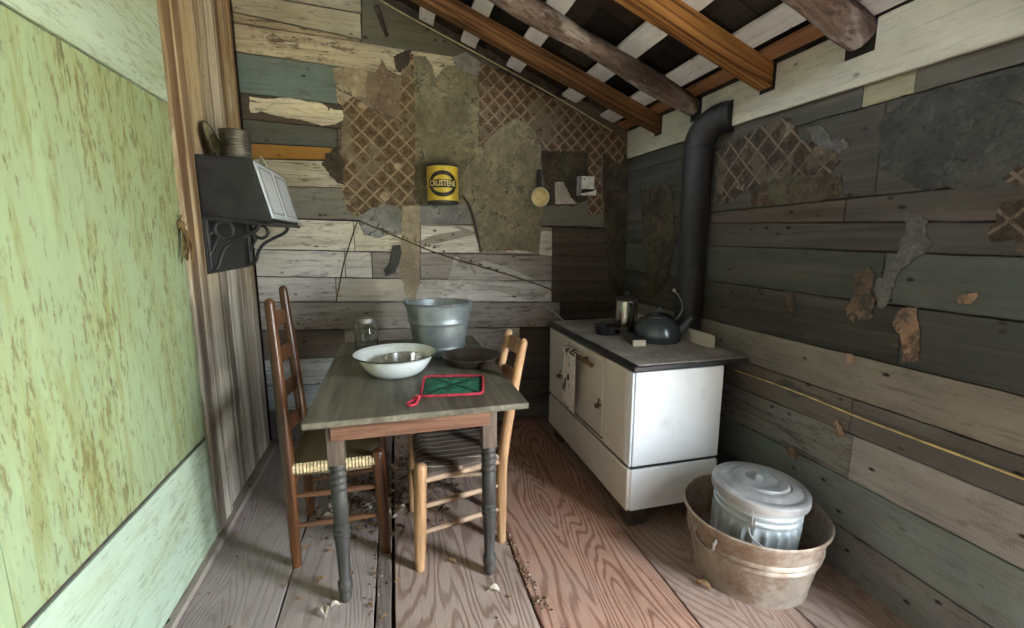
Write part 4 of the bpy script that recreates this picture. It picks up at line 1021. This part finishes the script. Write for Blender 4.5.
# enamel basin with tin inside
ex, ey = -.010, 2.075
ba = thing('enamel_basin', 'white enamel wash basin with dark rim on the table', 'basin', (ex, ey, TZ))
MB().lathe([(0, 0), (.10, 0), (.112, .004), (.135, .025), (.158, .06), (.166, .082), (.178, .088), (.188, .096), (.188, .0985), (.175, .092), (.163, .085), (.153, .06), (.130, .027), (.108, .008), (0, .006)], (ex, ey, TZ), 56).out('bowl', 'enamel_bowl', ba)
m = MB(); m.tube([(ex+.188*math.cos(2*PI*i/56), ey+.188*math.sin(2*PI*i/56), TZ+.097) for i in range(56)], .0028, 6, closed=True); m.out('rim', 'tinrim', ba)['label'] = 'dark rolled rim'
tn = MB(); tn.lathe([(0, 0), (.080, 0), (.086, .03), (.090, .066), (.092, .068), (.088, .066), (.083, .03), (.078, .004), (0, .004)], (ex+.03, ey+.005, TZ+.0065), 40)
tag(tn.out('tin_pan', 'steel', origin=(ex+.03, ey+.005, TZ+.0065)), 'small round shiny tin pan inside the white basin', 'pan')
# mason jar
jx, jy = -.165, 2.57
JS = Matrix.Translation((jx, jy, TZ)) @ Matrix.Diagonal((1.12, 1.12, 1.12, 1))
jr = thing('mason_jar', 'clear glass mason jar with grey lid behind the basin', 'jar', (jx, jy, TZ))
MB().lathe([(0, .004), (.046, .002), (.053, .008), (.055, .02), (.055, .115), (.050, .13), (.040, .14), (.038, .146), (.038, .155), (.0345, .155), (.0345, .146), (.037, .139), (.047, .128), (.0515, .113), (.0515, .02), (.049, .011), (0, .010)], (0, 0, 0), 40, JS).out('glass_body', 'glass', jr)
MB().lathe([(0, .162), (.040, .162), (.0425, .160), (.0425, .140), (.0405, .139), (.0405, .156), (0, .157)], (0, 0, 0), 40, JS).out('lid', 'zinc', jr)
m = MB(); fr = Vector((0, 0, H))-Vector((jx, jy, TZ)); ang = math.atan2(fr.y, fr.x)+.25
for i in range(3):
    pts = [(jx+.0625*math.cos(ang+(s-.5)*.9), jy+.0625*math.sin(ang+(s-.5)*.9), TZ+.095-.018*i+.006*math.sin(s*9+i)) for s in [k/12 for k in range(13)]]
    m.tube(pts, .0018, 5)
m.out('embossing', 'glass', jr)
# dark pan
px_, py_ = .350, 2.145
pa = thing('pie_pan', 'dark rusty shallow pan at the right edge of table', 'pan', (px_, py_, TZ))
MB().lathe([(0, 0), (.105, 0), (.112, .004), (.136, .040), (.143, .043), (.143, .046), (.134, .043), (.109, .008), (.104, .004), (0, .004)], (px_, py_, TZ), 52).out('dish', 'pan', pa)
MB().lathe([(0, .0045), (.104, .0045), (.106, .006), (0, .0065)], (px_, py_, TZ), 40).out('inside_bottom', 'rustpan', pa)
m = MB(); m.tube([(px_+.138*math.cos(.1+a), py_+.138*math.sin(.1+a), TZ+.047) for a in [k*.05 for k in range(-5, 6)]], .004, 6); m.out('rim_tab', 'pan', pa)
# pot holder
C4 = [at(x, y, 2, TZ) for x, y in ((420, 398.5), (483, 395.5), (483.5, 377), (424, 378))]
pc = sum(C4, Vector())/4
ph = thing('pot_holder', 'green quilted pot holder with red binding at the front of table', 'pot holder', tuple(pc))
def quad(u, v): return C4[0].lerp(C4[1], u).lerp(C4[3].lerp(C4[2], u), v)
m = MB(); n = 16; vt = []
for i in range(n+1):
    r = []
    for j in range(n+1):
        u, v = i/n, j/n; e = min(u, 1-u, v, 1-v)
        q1 = abs(abs(u-.5)-abs(v-.5))
        r.append(m.bm.verts.new(quad(.03+.94*u, .03+.94*v)+Vector((0, 0, .004+.009*min(1, e*6)*(.35+.65*min(1, q1*8))))))
    vt.append(r)
vb = [[m.bm.verts.new(Vector((v.co.x, v.co.y, TZ+.001))) for v in r] for r in vt]
for i in range(n):
    for j in range(n):
        m.bm.faces.new((vt[i][j], vt[i+1][j], vt[i+1][j+1], vt[i][j+1])); m.bm.faces.new((vb[i][j], vb[i][j+1], vb[i+1][j+1], vb[i+1][j]))
    m.bm.faces.new((vt[i][0], vb[i][0], vb[i+1][0], vt[i+1][0])); m.bm.faces.new((vt[i][n], vt[i+1][n], vb[i+1][n], vb[i][n]))
    m.bm.faces.new((vt[0][i], vt[0][i+1], vb[0][i+1], vb[0][i])); m.bm.faces.new((vt[n][i], vb[n][i], vb[n][i+1], vt[n][i+1]))
m.out('pad', 'green_cloth', ph, smooth=60)
m = MB(); pts = []
for k in range(64):
    t_ = k/64*4; s_ = int(t_); f_ = t_-s_; uv = [(f_, 0), (1, f_), (1-f_, 1), (0, 1-f_)][s_]
    ru = .5+(uv[0]-.5)*.99; rv = .5+(uv[1]-.5)*.99
    cor = max(0, abs(ru-.5)+abs(rv-.5)-.88)
    ru -= (ru-.5)*cor*.5; rv -= (rv-.5)*cor*.5
    pts.append(quad(ru, rv)+Vector((0, 0, .0075)))
m.tube(pts, .0058, 8, closed=True); m.out('binding', 'red_trim', ph)
m = MB(); a = C4[0]+Vector((0, 0, .008)); e = at(408, 406.5, 2, TZ+.004)
dd = (e-a); nn = Vector((-dd.y, dd.x, 0)).normalized()
m.tube(chaikin([a, a+dd*.3+nn*.006, a+dd*.8+nn*.02, e+nn*.004+Vector((0, 0, .004)), a+dd*.8-nn*.018, a+dd*.35-nn*.004, a+dd*.1+Vector((0, 0, .008))]), .0058, 7); m.tube([a+dd*.3-nn*.012+Vector((0, 0, .004)), a+dd*.32+nn*.012+Vector((0, 0, .006))], .008, 7); m.out('hanging_loop', 'red_trim', ph)
m = MB()
for aa, bb_ in (((.12, .1), (.9, .92)), ((.12, .92), (.9, .1))):
    m.tube([quad(aa[0]+(bb_[0]-aa[0])*k/14, aa[1]+(bb_[1]-aa[1])*k/14)+Vector((0, 0, .0095)) for k in range(15)], .0022, 5)
m.out('stitching', 'stitch', ph)

# ------------------------------------------------------------------ tub and lidded can
ux, uy = 1.405, 1.405
tu = thing('wash_tub', 'rusty galvanized wash tub on the floor beside the stove', 'tub', (ux, uy, 0))
R0, R1, UH = .212, .268, .285
def ur(z): return R0+(R1-R0)*z/UH
pr = [(0, .016), (R0-.006, .016), (R0-.002, 0), (R0+.004, 0), (R0+.004, .022), (ur(.03)-.002, .03)]
pr += [(ur(.05), .05), (ur(.135), .135)]
for z in (.165, .19): pr += [(ur(z)-.001, z-.012), (ur(z)+.006, z-.004), (ur(z)+.006, z+.003), (ur(z)-.0005, z+.011)]
pr += [(ur(.22), .22), (ur(.26), .26), (R1-.001, UH-.012), (R1+.006, UH-.008), (R1+.008, UH), (R1+.002, UH+.005), (R1-.003, UH), (R1-.005, UH-.02), (R0-.003, .03), (0, .024)]
MB().lathe(pr, (ux, uy, 0), 64).out('tub_body', 'rusttub', tu)
def tub_handle(ang):
    m = MB(); ca, sa = math.cos(ang), math.sin(ang); tv = Vector((-sa, ca, 0)); rv = Vector((ca, sa, 0)); c = Vector((ux, uy, 0))
    for s_ in (-1, 1): m.lathe([(0, -.014), (.006, -.011), (.008, 0), (.006, .011), (0, .014)], tuple(c+rv*(ur(.235)+.003)+tv*.05*s_+Vector((0, 0, .235))), 10)
    m.tube(chaikin([c+rv*(ur(.235)+.012)+tv*-.05+Vector((0, 0, .235)), c+rv*(ur(.19)+.016)+tv*-.05+Vector((0, 0, .195)), c+rv*(ur(.17)+.016)+Vector((0, 0, .175)), c+rv*(ur(.19)+.016)+tv*.05+Vector((0, 0, .195)), c+rv*(ur(.235)+.012)+tv*.05+Vector((0, 0, .235))]), .0052, 8)
    m.out('handle', 'wire', tu)
tub_handle(math.radians(188)); tub_handle(math.radians(8))
cxx, cyy = 1.378, 1.385
cn = thing('garbage_can', 'small galvanized ribbed can with lid standing inside the wash tub', 'can', (cxx, cyy, .025))
TL = Matrix.Translation((cxx, cyy, .025)) @ Matrix.Rotation(math.radians(1.5), 4, 'X') @ Matrix.Rotation(math.radians(2.5), 4, 'Y')
def ribs(r, z, a):
    if .03 < z < .28: 
        w = max(0, math.cos(a*24)); e = min(1, (z-.03)/.02, (.28-z)/.02); return r+.009*e*(w**.7)
    return r
prc = [(0, .004), (.128, .004), (.131, 0), (.133, .002), (.133, .03)]+[(.134+.016*z/.34, z) for z in (.036, .045, .06, .1, .15, .2, .24, .255, .264, .27)]+[(.1475, .275), (.152, .28), (.152, .287), (.1475, .292), (.148, .30), (.1525, .306), (.1525, .313), (.148, .318), (.150, .345), (.146, .345), (.13, .03), (0, .02)]
MB().lathe([(r*1.07, z*1.04) for r, z in prc], (0, 0, 0), 130, TL, ribs).out('can_body', 'galv_can', cn)
ld = MB(); ld.lathe([(.157, .337), (.165, .337), (.167, .345), (.166, .368), (.160, .374), (.148, .375), (.142, .372), (.136, .373), (.128, .382), (.104, .386), (.100, .383), (.096, .384), (.090, .392), (.058, .397), (.054, .3945), (.048, .396), (.03, .399), (0, .400)], (0, 0, 0), 64, TL @ Matrix.Diagonal((1.07, 1.07, 1.04, 1)))
lid = ld.out('lid', 'galv_lid', cn)
m = MB(); ha = math.radians(35); hu = Vector((math.cos(ha), math.sin(ha), 0)); hw = Vector((-hu.y, hu.x, 0)); z0 = .413
prf = chaikin([hu*-.04+Vector((0, 0, z0)), hu*-.036+Vector((0, 0, z0+.018)), hu*-.012+Vector((0, 0, z0+.022)), hu*.012+Vector((0, 0, z0+.022)), hu*.036+Vector((0, 0, z0+.018)), hu*.04+Vector((0, 0, z0))])
m.strip([TL @ (p-hw*.013) for p in prf], [TL @ (p+hw*.013) for p in prf], (0, 0, .003)); m.out('lid_handle', 'galv', lid)
m = MB(); a0 = math.radians(226); rv = Vector((math.cos(a0), math.sin(a0), 0)); tv = Vector((-rv.y, rv.x, 0)); cz = Vector((cxx, cyy, 0))
m.box((-.012, -.003, -.02), (.012, .007, .02), Matrix.Translation(cz+rv*.166+Vector((0, 0, .325))) @ Matrix.Rotation(a0+PI/2, 4, 'Z'))
m.tube(chaikin([cz+rv*.174+tv*-.01+Vector((0, 0, .31)), cz+rv*.180+Vector((0, 0, .28)), cz+rv*.176+tv*.04+Vector((0, 0, .25)), cz+rv*.172+tv*.07+Vector((0, 0, .24))]), .004, 8)
m.tube([cz+rv*.180+Vector((0, 0, .385)), cz+rv*.181+Vector((0, 0, .33))], .0035, 8)
m.out('bail_clip', 'wire', cn)

# ------------------------------------------------------------------ warming shelf on the left wall
WY0, WY1 = 2.43, 3.08
ws = thing('warming_shelf', 'black iron stove shelf with white doors fixed high on the left wall', 'shelf', (XL, 2.75, 1.22))
xa_, za_, zt_, xo_, zo_, xt_ = XL+.004, 1.22, 1.765, at(271, 221, 1, WY0).x, 1.463, at(250, 158, 1, WY0).x
# bent iron hood: side cheeks, top, back plate
prof = [(XL+.004, zt_), (xt_, zt_-.008), (xo_, zo_+.012), (xo_-.004, zo_-.006), (XL+.004, 1.492)]
for y in (WY0, WY1-.006):
    MB().prism([(x, y, z) for x, z in prof], (0, .006, 0)).out('side_cheek', 'blackiron', ws, bevel=.0015)
MB().prism([(XL+.004, WY0, zt_-.006), (xt_, WY0, zt_-.014), (xt_, WY0, zt_-.006), (XL+.004, WY0, zt_+.002)], (0, WY1-WY0, 0)).out('top_plate', 'blackiron', ws, bevel=.0015)
MB().box((XL+.002, WY0, za_), (XL+.012, WY1, zt_)).out('back_plate', 'blackiron', ws, bevel=.002)
MB().prism([(XL+.004, WY0, 1.484), (xo_-.004, WY0, zo_-.012), (xo_+.012, WY0, zo_-.012), (xo_+.012, WY0, zo_+.004), (XL+.004, WY0, 1.500)], (0, WY1-WY0, 0)).out('bottom_plate', 'blackiron', ws, bevel=.002)
dirn = Vector((xo_-xt_, 0, zo_+.012-zt_+.008)); nrm = Vector((-dirn.z, 0, dirn.x)).normalized()
if nrm.x < 0: nrm = -nrm
def slope_panel(y0, y1, s0, s1, off, th_, name, mat, par):
    a = Vector((xt_, 0, zt_-.008))+dirn*s0+nrm*off; b_ = Vector((xt_, 0, zt_-.008))+dirn*s1+nrm*off
    return MB().prism([(a.x, y0, a.z), (b_.x, y0, b_.z), (b_.x, y1, b_.z), (a.x, y1, a.z)], nrm*th_).out(name, mat, par, bevel=.003)
slope_panel(WY0, WY1, 0, 1, -.006, .007, 'front_frame', 'blackiron', ws)
ym = (WY0+WY1)/2
for y0, y1 in ((WY0+.022, ym-.006), (ym+.006, WY1-.012)):
    dpan = slope_panel(y0, y1, .03, .97, .001, .008, 'warming_door', 'enamel', ws)
    m = MB()
    for (sa, sb, ya, yb) in ((.12, .12, y0+.03, y1-.03), (.88, .88, y0+.03, y1-.03), (.12, .88, y0+.03, y0+.03), (.12, .88, y1-.03, y1-.03)):
        pa_ = Vector((xt_, 0, zt_-.008))+dirn*sa+nrm*.010; pb2 = Vector((xt_, 0, zt_-.008))+dirn*sb+nrm*.010
        m.tube([(pa_.x, ya, pa_.z), (pb2.x, yb, pb2.z)], .004, 6)
    m.out('door_moulding', 'greybox', dpan)
def bracket(y):
    m = MB(); X = XL+.014
    P = lambda x, z: Vector((X+x, y, z))
    m.tube(chaikin([P(.006, 1.235), P(.035, 1.25), P(.05, 1.31), P(.085, 1.36), P(.15, 1.395), P(.205, 1.42), P(.225, 1.445), P(.225, 1.475)], 3), [.009]*0 or .010, 10)
    m.tube([P(.004, 1.235), P(.004, 1.48)], .009, 8); m.tube([P(.0, 1.478), P(.24, 1.462)], .009, 8)
    m.tube([P(.075+.038*math.cos(2*PI*i/28), 1.428+.038*math.sin(2*PI*i/28)) for i in range(28)], .009, 8, closed=True)
    m.tube([P(.004, 1.40), P(.037, 1.43)], .008, 8); m.tube([P(.004, 1.30), P(.03, 1.36), P(.052, 1.395)], .007, 8)
    m.out('scroll_bracket', 'blackiron', ws)
bracket(WY0+.012); bracket(WY1-.022)
# tin cup
cX, cY, cZ = -.715, 2.535, zt_-.004
tc = thing('tin_cup', 'dull grooved tin cup standing on top of the black shelf', 'cup', (cX, cY, cZ))
prc = [(0, .003), (.060, .002), (.066, .0), (.068, .006)]
for i in range(9):
    z = .012+i*.0125; prc += [(.0675, z), (.0655, z+.003), (.0655, z+.006), (.0675, z+.009)]
prc += [(.068, .128), (.0705, .131), (.069, .134), (.066, .132), (.064, .02), (0, .01)]
MB().lathe(prc, (cX, cY, cZ), 44).out('cup_body', 'tin', tc)
m = MB(); hv = Vector((-.80, -.6, 0)).normalized(); c = Vector((cX, cY, cZ)); hp = [c+hv*.066+Vector((0, 0, .10)), c+hv*.105+Vector((0, 0, .105)), c+hv*.115+Vector((0, 0, .06)), c+hv*.10+Vector((0, 0, .02)), c+hv*.068+Vector((0, 0, .025))]
sd_ = Vector((-hv.y, hv.x, 0)); hp = chaikin(hp); m.strip([p-sd_*.008 for p in hp], [p+sd_*.008 for p in hp], (.002, 0, .002)); m.out('handle', 'tin', tc)
# plate leaning against the wall
pX, pY = XL+.035, 2.565
pl_ = thing('leaning_plate', 'round olive plate with black rim leaning on wall behind the tin cup', 'plate', (pX, pY, cZ))
PM = Matrix.Translation((pX, pY, cZ+.088)) @ Matrix.Rotation(math.radians(74), 4, 'Y')
MB().lathe([(0, -.006), (.06, -.006), (.088, .004), (.090, .006), (.06, -.002), (0, -.002)], (0, 0, 0), 36, PM).out('dish', 'olivedisc', pl_)
m = MB(); m.tube([PM @ Vector((.09*math.cos(2*PI*i/36), .09*math.sin(2*PI*i/36), .005)) for i in range(36)], .004, 6, closed=True); m.out('rim', 'black', pl_)
m = MB(); m.prism([(-.70, 2.80, zt_-.008), (-.645, 2.78, zt_-.010), (-.65, 2.80, zt_+.02), (-.69, 2.86, zt_+.075), (-.70, 2.88, zt_+.07)], (.004, .012, 0))
tag(m.out('paper_card', 'paper', origin=(-.68, 2.82, zt_-.008)), 'small pale card standing behind the tin cup at the front of shelf', 'card')

# ------------------------------------------------------------------ things hung on the back wall
yw = YP-.012
# yellow tin can
tcx = at(442, 183, 1, YP-.075).x; cr_ = .102
zt = at(442, 167, 1, YP-.11).z; zb = at(442, 203.5, 1, YP-.11).z
yc = YP-.012-cr_
ca = thing('shortening_can', 'yellow tin can with black oval and lettering hung on the back wall', 'can', (tcx, yc, zb))
hh = zt-zb
MB().lathe([(0, .001), (cr_, 0), (cr_, hh), (0, hh)], (tcx, yc, zb), 48).out('can_body', 'yellow', ca)
MB().lathe([(cr_+.0003, hh-.006), (cr_+.003, hh-.004), (cr_+.003, hh+.006), (cr_-.004, hh+.012), (cr_-.01, hh+.010), (cr_*.6, hh+.016), (0, hh+.018)], (tcx, yc, zb), 48).out('lid', 'tinrim', ca)
MB().lathe([(0, -.004), (cr_+.001, -.004), (cr_+.0028, .003), (cr_+.0028, .012), (cr_+.0003, .014)], (tcx, yc, zb), 48).out('base_rim', 'tinrim', ca)
m = MB(); m.tube([(tcx, yc+cr_-.002, zb+hh*.72), (tcx, YP+.0, zb+hh*.72)], .006, 8); m.out('wall_nail', 'tinrim', ca); m = MB(); m.tube([(tcx-.01, yc+cr_-.004, zb+hh*.3), (tcx-.01, YP, zb+hh*.3)], .006, 8); m.out('wall_nail', 'tinrim', ca)
face = -PI/2-.10+.0
def wrap(u, v, r): a = face+u/r; return Vector((tcx+r*math.cos(a), yc+r*math.sin(a), zb+v))
def wrapped(name, outer, inner, mat, r=cr_+.0009):
    m = MB(); A = [m.bm.verts.new(wrap(u, v, r)) for u, v in outer]; B_ = [m.bm.verts.new(wrap(u, v, r)) for u, v in inner]; n = len(A)
    A2 = [m.bm.verts.new(wrap(u, v, r-.0012)) for u, v in outer]; B2 = [m.bm.verts.new(wrap(u, v, r-.0012)) for u, v in inner]
    for k in range(n):
        k2 = (k+1) % n; m.bm.faces.new((A[k], A[k2], B_[k2], B_[k])); m.bm.faces.new((A[k], A2[k], A2[k2], A[k2])); m.bm.faces.new((B_[k], B_[k2], B2[k2], B2[k]))
    return m.out(name, mat, ca)
n = 60; vc = hh*.5
wrapped('printed_oval', [(.098*math.cos(2*PI*i/n), vc+.082*math.sin(2*PI*i/n)) for i in range(n)], [(.078*math.cos(2*PI*i/n), vc+.056*math.sin(2*PI*i/n)) for i in range(n)], 'black')
m = MB(); nb2 = 24
A = [m.bm.verts.new(wrap(-.104+.208*i/nb2, vc-.024, cr_+.0013)) for i in range(nb2+1)]; B_ = [m.bm.verts.new(wrap(-.104+.208*i/nb2, vc+.026, cr_+.0013)) for i in range(nb2+1)]
A2 = [m.bm.verts.new(wrap(-.104+.208*i/nb2, vc-.024, cr_+.0002)) for i in range(nb2+1)]; B2 = [m.bm.verts.new(wrap(-.104+.208*i/nb2, vc+.026, cr_+.0002)) for i in range(nb2+1)]
for k in range(nb2):
    m.bm.faces.new((A[k], A[k+1], B_[k+1], B_[k])); m.bm.faces.new((A[k], A2[k], A2[k+1], A[k+1])); m.bm.faces.new((B_[k], B_[k+1], B2[k+1], B2[k]))
m.out('printed_band', 'black', ca)
def lettering(txt, size, u0, v0, r, mat, width):
    cu = bpy.data.curves.new('t', 'FONT'); cu.body = txt; cu.size = size; cu.align_x = 'CENTER'; cu.align_y = 'CENTER'; cu.resolution_u = 3; cu.offset = .0012
    to = bpy.data.objects.new('t', cu); COL.objects.link(to); dg = bpy.context.evaluated_depsgraph_get(); dg.update()
    me = bpy.data.meshes.new_from_object(to.evaluated_get(dg)); bpy.data.objects.remove(to)
    xs_ = [v.co.x for v in me.vertices]; sx = width/(max(xs_)-min(xs_))
    bm = bmesh.new(); bm.from_mesh(me); bmesh.ops.subdivide_edges(bm, edges=[e for e in bm.edges if e.calc_length() > .01], cuts=1)
    m = MB(); m.bm.free(); m.bm = bm
    for v in bm.verts: v.co = wrap(u0+v.co.x*sx, v0+v.co.y, r)
    ex_ = bmesh.ops.extrude_face_region(bm, geom=bm.faces[:])
    for v in ex_['geom']:
        if isinstance(v, bmesh.types.BMVert):
            rad = Vector((v.co.x-tcx, v.co.y-yc, 0)).normalized(); v.co -= rad*.001
    bpy.data.meshes.remove(me); return m.out('lettering', mat, ca, smooth=0)
lettering('CRUSTENE', .050, 0, vc+.001, cr_+.0024, 'cream', .186)
# dipper / small pan
dx = at(540, 197, 1, YP-.06).x; dzc = at(540, 197, 1, YP-.06).z
dp = thing('hanging_dipper', 'small dipper with cream inside and black handle hung on the back wall', 'dipper', (dx, YP-.03, dzc))
DM = Matrix.Translation((dx, YP-.012, dzc)) @ Matrix.Rotation(math.radians(90), 4, 'X') @ Matrix.Rotation(math.radians(0), 4, 'Y')
MB().lathe([(0, 0), (.045, 0), (.052, .004), (.062, .05), (.066, .054)], (0, 0, 0), 40, DM).out('cup_outside', 'blackiron', dp)
MB().lathe([(.066, .054), (.063, .056), (.059, .05), (.049, .006), (.043, .003), (0, .003)], (0, 0, 0), 40, DM).out('cup_inside', 'cream', dp)
m = MB(); m.tube([DM @ Vector((.065*math.cos(2*PI*i/40), .065*math.sin(2*PI*i/40), .055)) for i in range(40)], .0035, 6, closed=True); m.out('rim', 'creamrim', dp)
ztop = at(540, 170, 1, YP-.03).z
m = MB(); m.prism([(dx-.018, YP-.04, dzc+.055), (dx+.022, YP-.04, dzc+.055), (dx+.016, YP-.03, ztop), (dx+.0, YP-.028, ztop+.008), (dx-.014, YP-.03, ztop)], (0, .01, 0)); m.out('handle', 'black', dp, bevel=.002)
m = MB(); m.tube([(dx+.001, YP-.045, ztop-.012), (dx+.001, YP+.005, ztop-.012)], .004, 8); m.out('nail', 'tinrim', dp)
# white match holder
a = at(582, 176, 1, YP-.05); b_ = at(594.5, 195.5, 1, YP-.05)
mh = thing('match_holder', 'small white tin match holder nailed beside the dipper', 'holder', ((a.x+b_.x)/2, YP, b_.z))
MB().box((a.x-.022, YP-.045, b_.z), (b_.x, YP-.005, a.z)).out('case', 'greybox', mh, bevel=.002)
MB().box((a.x, YP-.052, b_.z+.045), (b_.x-.004, YP-.045, a.z)).out('front_plate', 'whitebox', mh, bevel=.002)
m = MB(); m.prism([(a.x, YP-.062, b_.z), (b_.x+.008, YP-.062, b_.z), (b_.x+.008, YP-.062, b_.z+.045), (b_.x-.02, YP-.062, b_.z+.028), (a.x+.03, YP-.062, b_.z+.018), (a.x, YP-.062, b_.z+.012)], (0, .017, 0)); m.out('tray', 'whitebox', mh, bevel=.001)
MB().box((a.x+.002, YP-.050, b_.z+.012), (b_.x-.002, YP-.0455, b_.z+.046)).out('slot', 'black', mh)
m = MB(); m.tube([(a.x+.018, YP-.055, a.z-.02), (a.x+.018, YP-.05, a.z-.02)], .006, 10); m.out('nail_head', 'black', mh)
MB().box((a.x+.004, YP-.03, a.z), (a.x+.02, YP-.026, a.z+.03)).out('hanger', 'tinrim', mh)

# ------------------------------------------------------------------ leaves and litter on the floor
random.seed(21)
def leaf_mesh(name, L, W, mat, curl):
    m = MB(); n = 8; rows_ = []
    for i in range(n+1):
        t = i/n; w = W*math.sin(PI*min(1, t*.94+.03))**.8; z = curl*4*t*(1-t)
        rows_.append([m.bm.verts.new((L*(t-.5), w*s, .002+z+curl*abs(s)*1.4)) for s in (-1, -.5, 0, .5, 1)])
    for a, b in zip(rows_, rows_[1:]):
        for k in range(4): m.bm.faces.new((a[k], a[k+1], b[k+1], b[k]))
    m.tube([(L*.46, 0, .003), (L*.72, .004, .002)], .0012, 4)
    o = m.out(name, mat, smooth=80); s = o.modifiers.new('solid', 'SOLIDIFY'); s.thickness = .0012; s.offset = 1; return o
lf = leaf_mesh('dry_leaf', .05, .013, 'dryleaf', .010); lp = leaf_mesh('dry_leaf', .055, .017, 'paleleaf', .014)
def put(src, first, x, y, px=True, label=None, group=None, rz=None, sc=1.0, cat='leaf'):
    o = src if first else src.copy()
    if not first: COL.objects.link(o)
    p = at(x, y, 2, 0); o.location = (p.x, p.y, .001); o.rotation_euler = (0, 0, rz if rz is not None else random.uniform(0, 6.28)); o.scale = (sc, sc, sc)
    tag(o, label, cat, group); return o
put(lp, True, 325, 615, label='large pale dry leaf on the floor in front of left table leg', rz=1.9, sc=.85)
put(lp, False, 335, 607, label='smaller pale dry leaf touching the foot of left table leg', rz=.3, sc=.55)
put(lp, False, 494, 592, label='pale dry leaf on the floor in front of right table leg', rz=2.7, sc=.75)
put(lf, True, 321, 581, label='dark brown curled leaf on the grey boards between left chair and table leg', rz=.8, sc=.7)
put(lf, False, 452, 563, label='brown leaf on the floor left of right table leg', rz=2.6, sc=.8)
put(lf, False, 703, 588, label='brown leaf on the floor left of the rusty tub', rz=2.2, sc=1.1)
put(lf, False, 621, 538, label='dark leaf on the floor before the stove corner', rz=.4, sc=.9)
grp = 'dry leaf bits scattered over the floor boards'
for x, y in ((285, 587), (300, 600), (331, 546), (330, 552), (374, 575), (376, 560), (397, 582), (512, 545), (517, 560), (522, 573), (500, 520), (244, 520), (236, 535), (370, 607), (395, 560), (505, 536), (384, 618), (528, 588), (510, 598), (352, 575)):
    put(lf, False, x, y, label='small dry leaf bit lying loose on the floor boards', group=grp, sc=random.uniform(.3, .55))
# litter heap under the left chair, far side
m = MB()
for i in range(620):
    if i < 420: x, y = random.gauss(-.14, .17), random.gauss(2.38, .20)
    else: x, y = random.gauss(.12, .10), random.gauss(2.62, .25)
    if x < -.45 or y > 3.15 or y < 1.98: continue
    a = random.uniform(0, 6.28); s_ = random.uniform(.008, .026); z = random.uniform(.002, .02)
    u = Vector((math.cos(a), math.sin(a), random.uniform(-.5, .5)))*s_; w = Vector((-math.sin(a), math.cos(a), random.uniform(-.6, .6)))*s_*.6; c = Vector((x, y, z+s_*.4))
    m.prism([c-u, c+w*.8-u*.2, c+u, c-w-u*.1], (0, 0, .0015))
tag(m.out('leaf_litter', 'debris', smooth=0), 'heap of dark crumbled leaf litter on the floor under the left chair', 'leaf litter', kind='stuff')
m = MB()
for i in range(260):
    if i < 120: t = random.random(); p = at(503+t*42, 527+t*88, 2, 0); x, y = p.x+random.gauss(0, .012), p.y
    elif i < 200: x, y = xb+random.gauss(.0, .02), random.uniform(1.4, 2.6)
    else: x, y = random.uniform(-.8, 1.1), random.uniform(1.2, 2.8)
    a = random.uniform(0, 6.28); s_ = random.uniform(.003, .009)
    u = Vector((math.cos(a), math.sin(a), random.uniform(-.3, .3)))*s_; w = Vector((-math.sin(a), math.cos(a), 0))*s_*.6; c = Vector((x, y, .003+s_*.3))
    m.prism([c-u, c+w, c+u, c-w], (0, 0, .001))
tag(m.out('floor_crumbs', 'debris', smooth=0), 'dark crumbs and grit strewn along the floor board gaps', 'debris', kind='stuff')

# ------------------------------------------------------------------ light
w = bpy.data.worlds.new('sky'); scn.world = w; w.use_nodes = True
bg = w.node_tree.nodes['Background']; bg.inputs[0].default_value = (.82, .92, 1.0, 1); bg.inputs[1].default_value = 30.0
ld_ = bpy.data.lights.new('doorway_portal', 'AREA'); ld_.shape = 'RECTANGLE'; ld_.size = DY1-DY0; ld_.size_y = 1.95
lo = bpy.data.objects.new('doorway_portal', ld_); COL.objects.link(lo); ld_.cycles.is_portal = True
lo.matrix_world = Matrix.Translation((XR+.10, (DY0+DY1)/2, .975)) @ Matrix.Rotation(PI/2, 4, 'Z').to_4x4() @ Matrix.Rotation(PI/2, 4, 'X').to_4x4()
# portal must face into the room (-X)
lo.rotation_euler = (PI/2, 0, PI/2)
zax = lo.rotation_euler.to_matrix() @ Vector((0, 0, -1))
if zax.x > 0: lo.rotation_euler = (PI/2, 0, -PI/2)

sl = bpy.data.lights.new('bounce_sun', 'SUN'); sl.energy = 120; sl.angle = .01; sl.color = (1.0, .95, .86)
so = bpy.data.objects.new('bounce_sun', sl); COL.objects.link(so)
so.rotation_euler = Vector((-.02, -.62, -.78)).to_track_quat('-Z', 'Y').to_euler()   # added behind the back wall: sunlit ground outside bounces light up to the ceiling

for o in bpy.data.objects:
    if '_o' in o.keys(): del o['_o']
scn.view_settings.view_transform = 'Standard'; scn.view_settings.look = 'None'; scn.view_settings.gamma = 1; scn.view_settings.use_curve_mapping = False
scn.view_settings.exposure = 1.1
scn.cycles.max_bounces = 10; scn.cycles.diffuse_bounces = 3
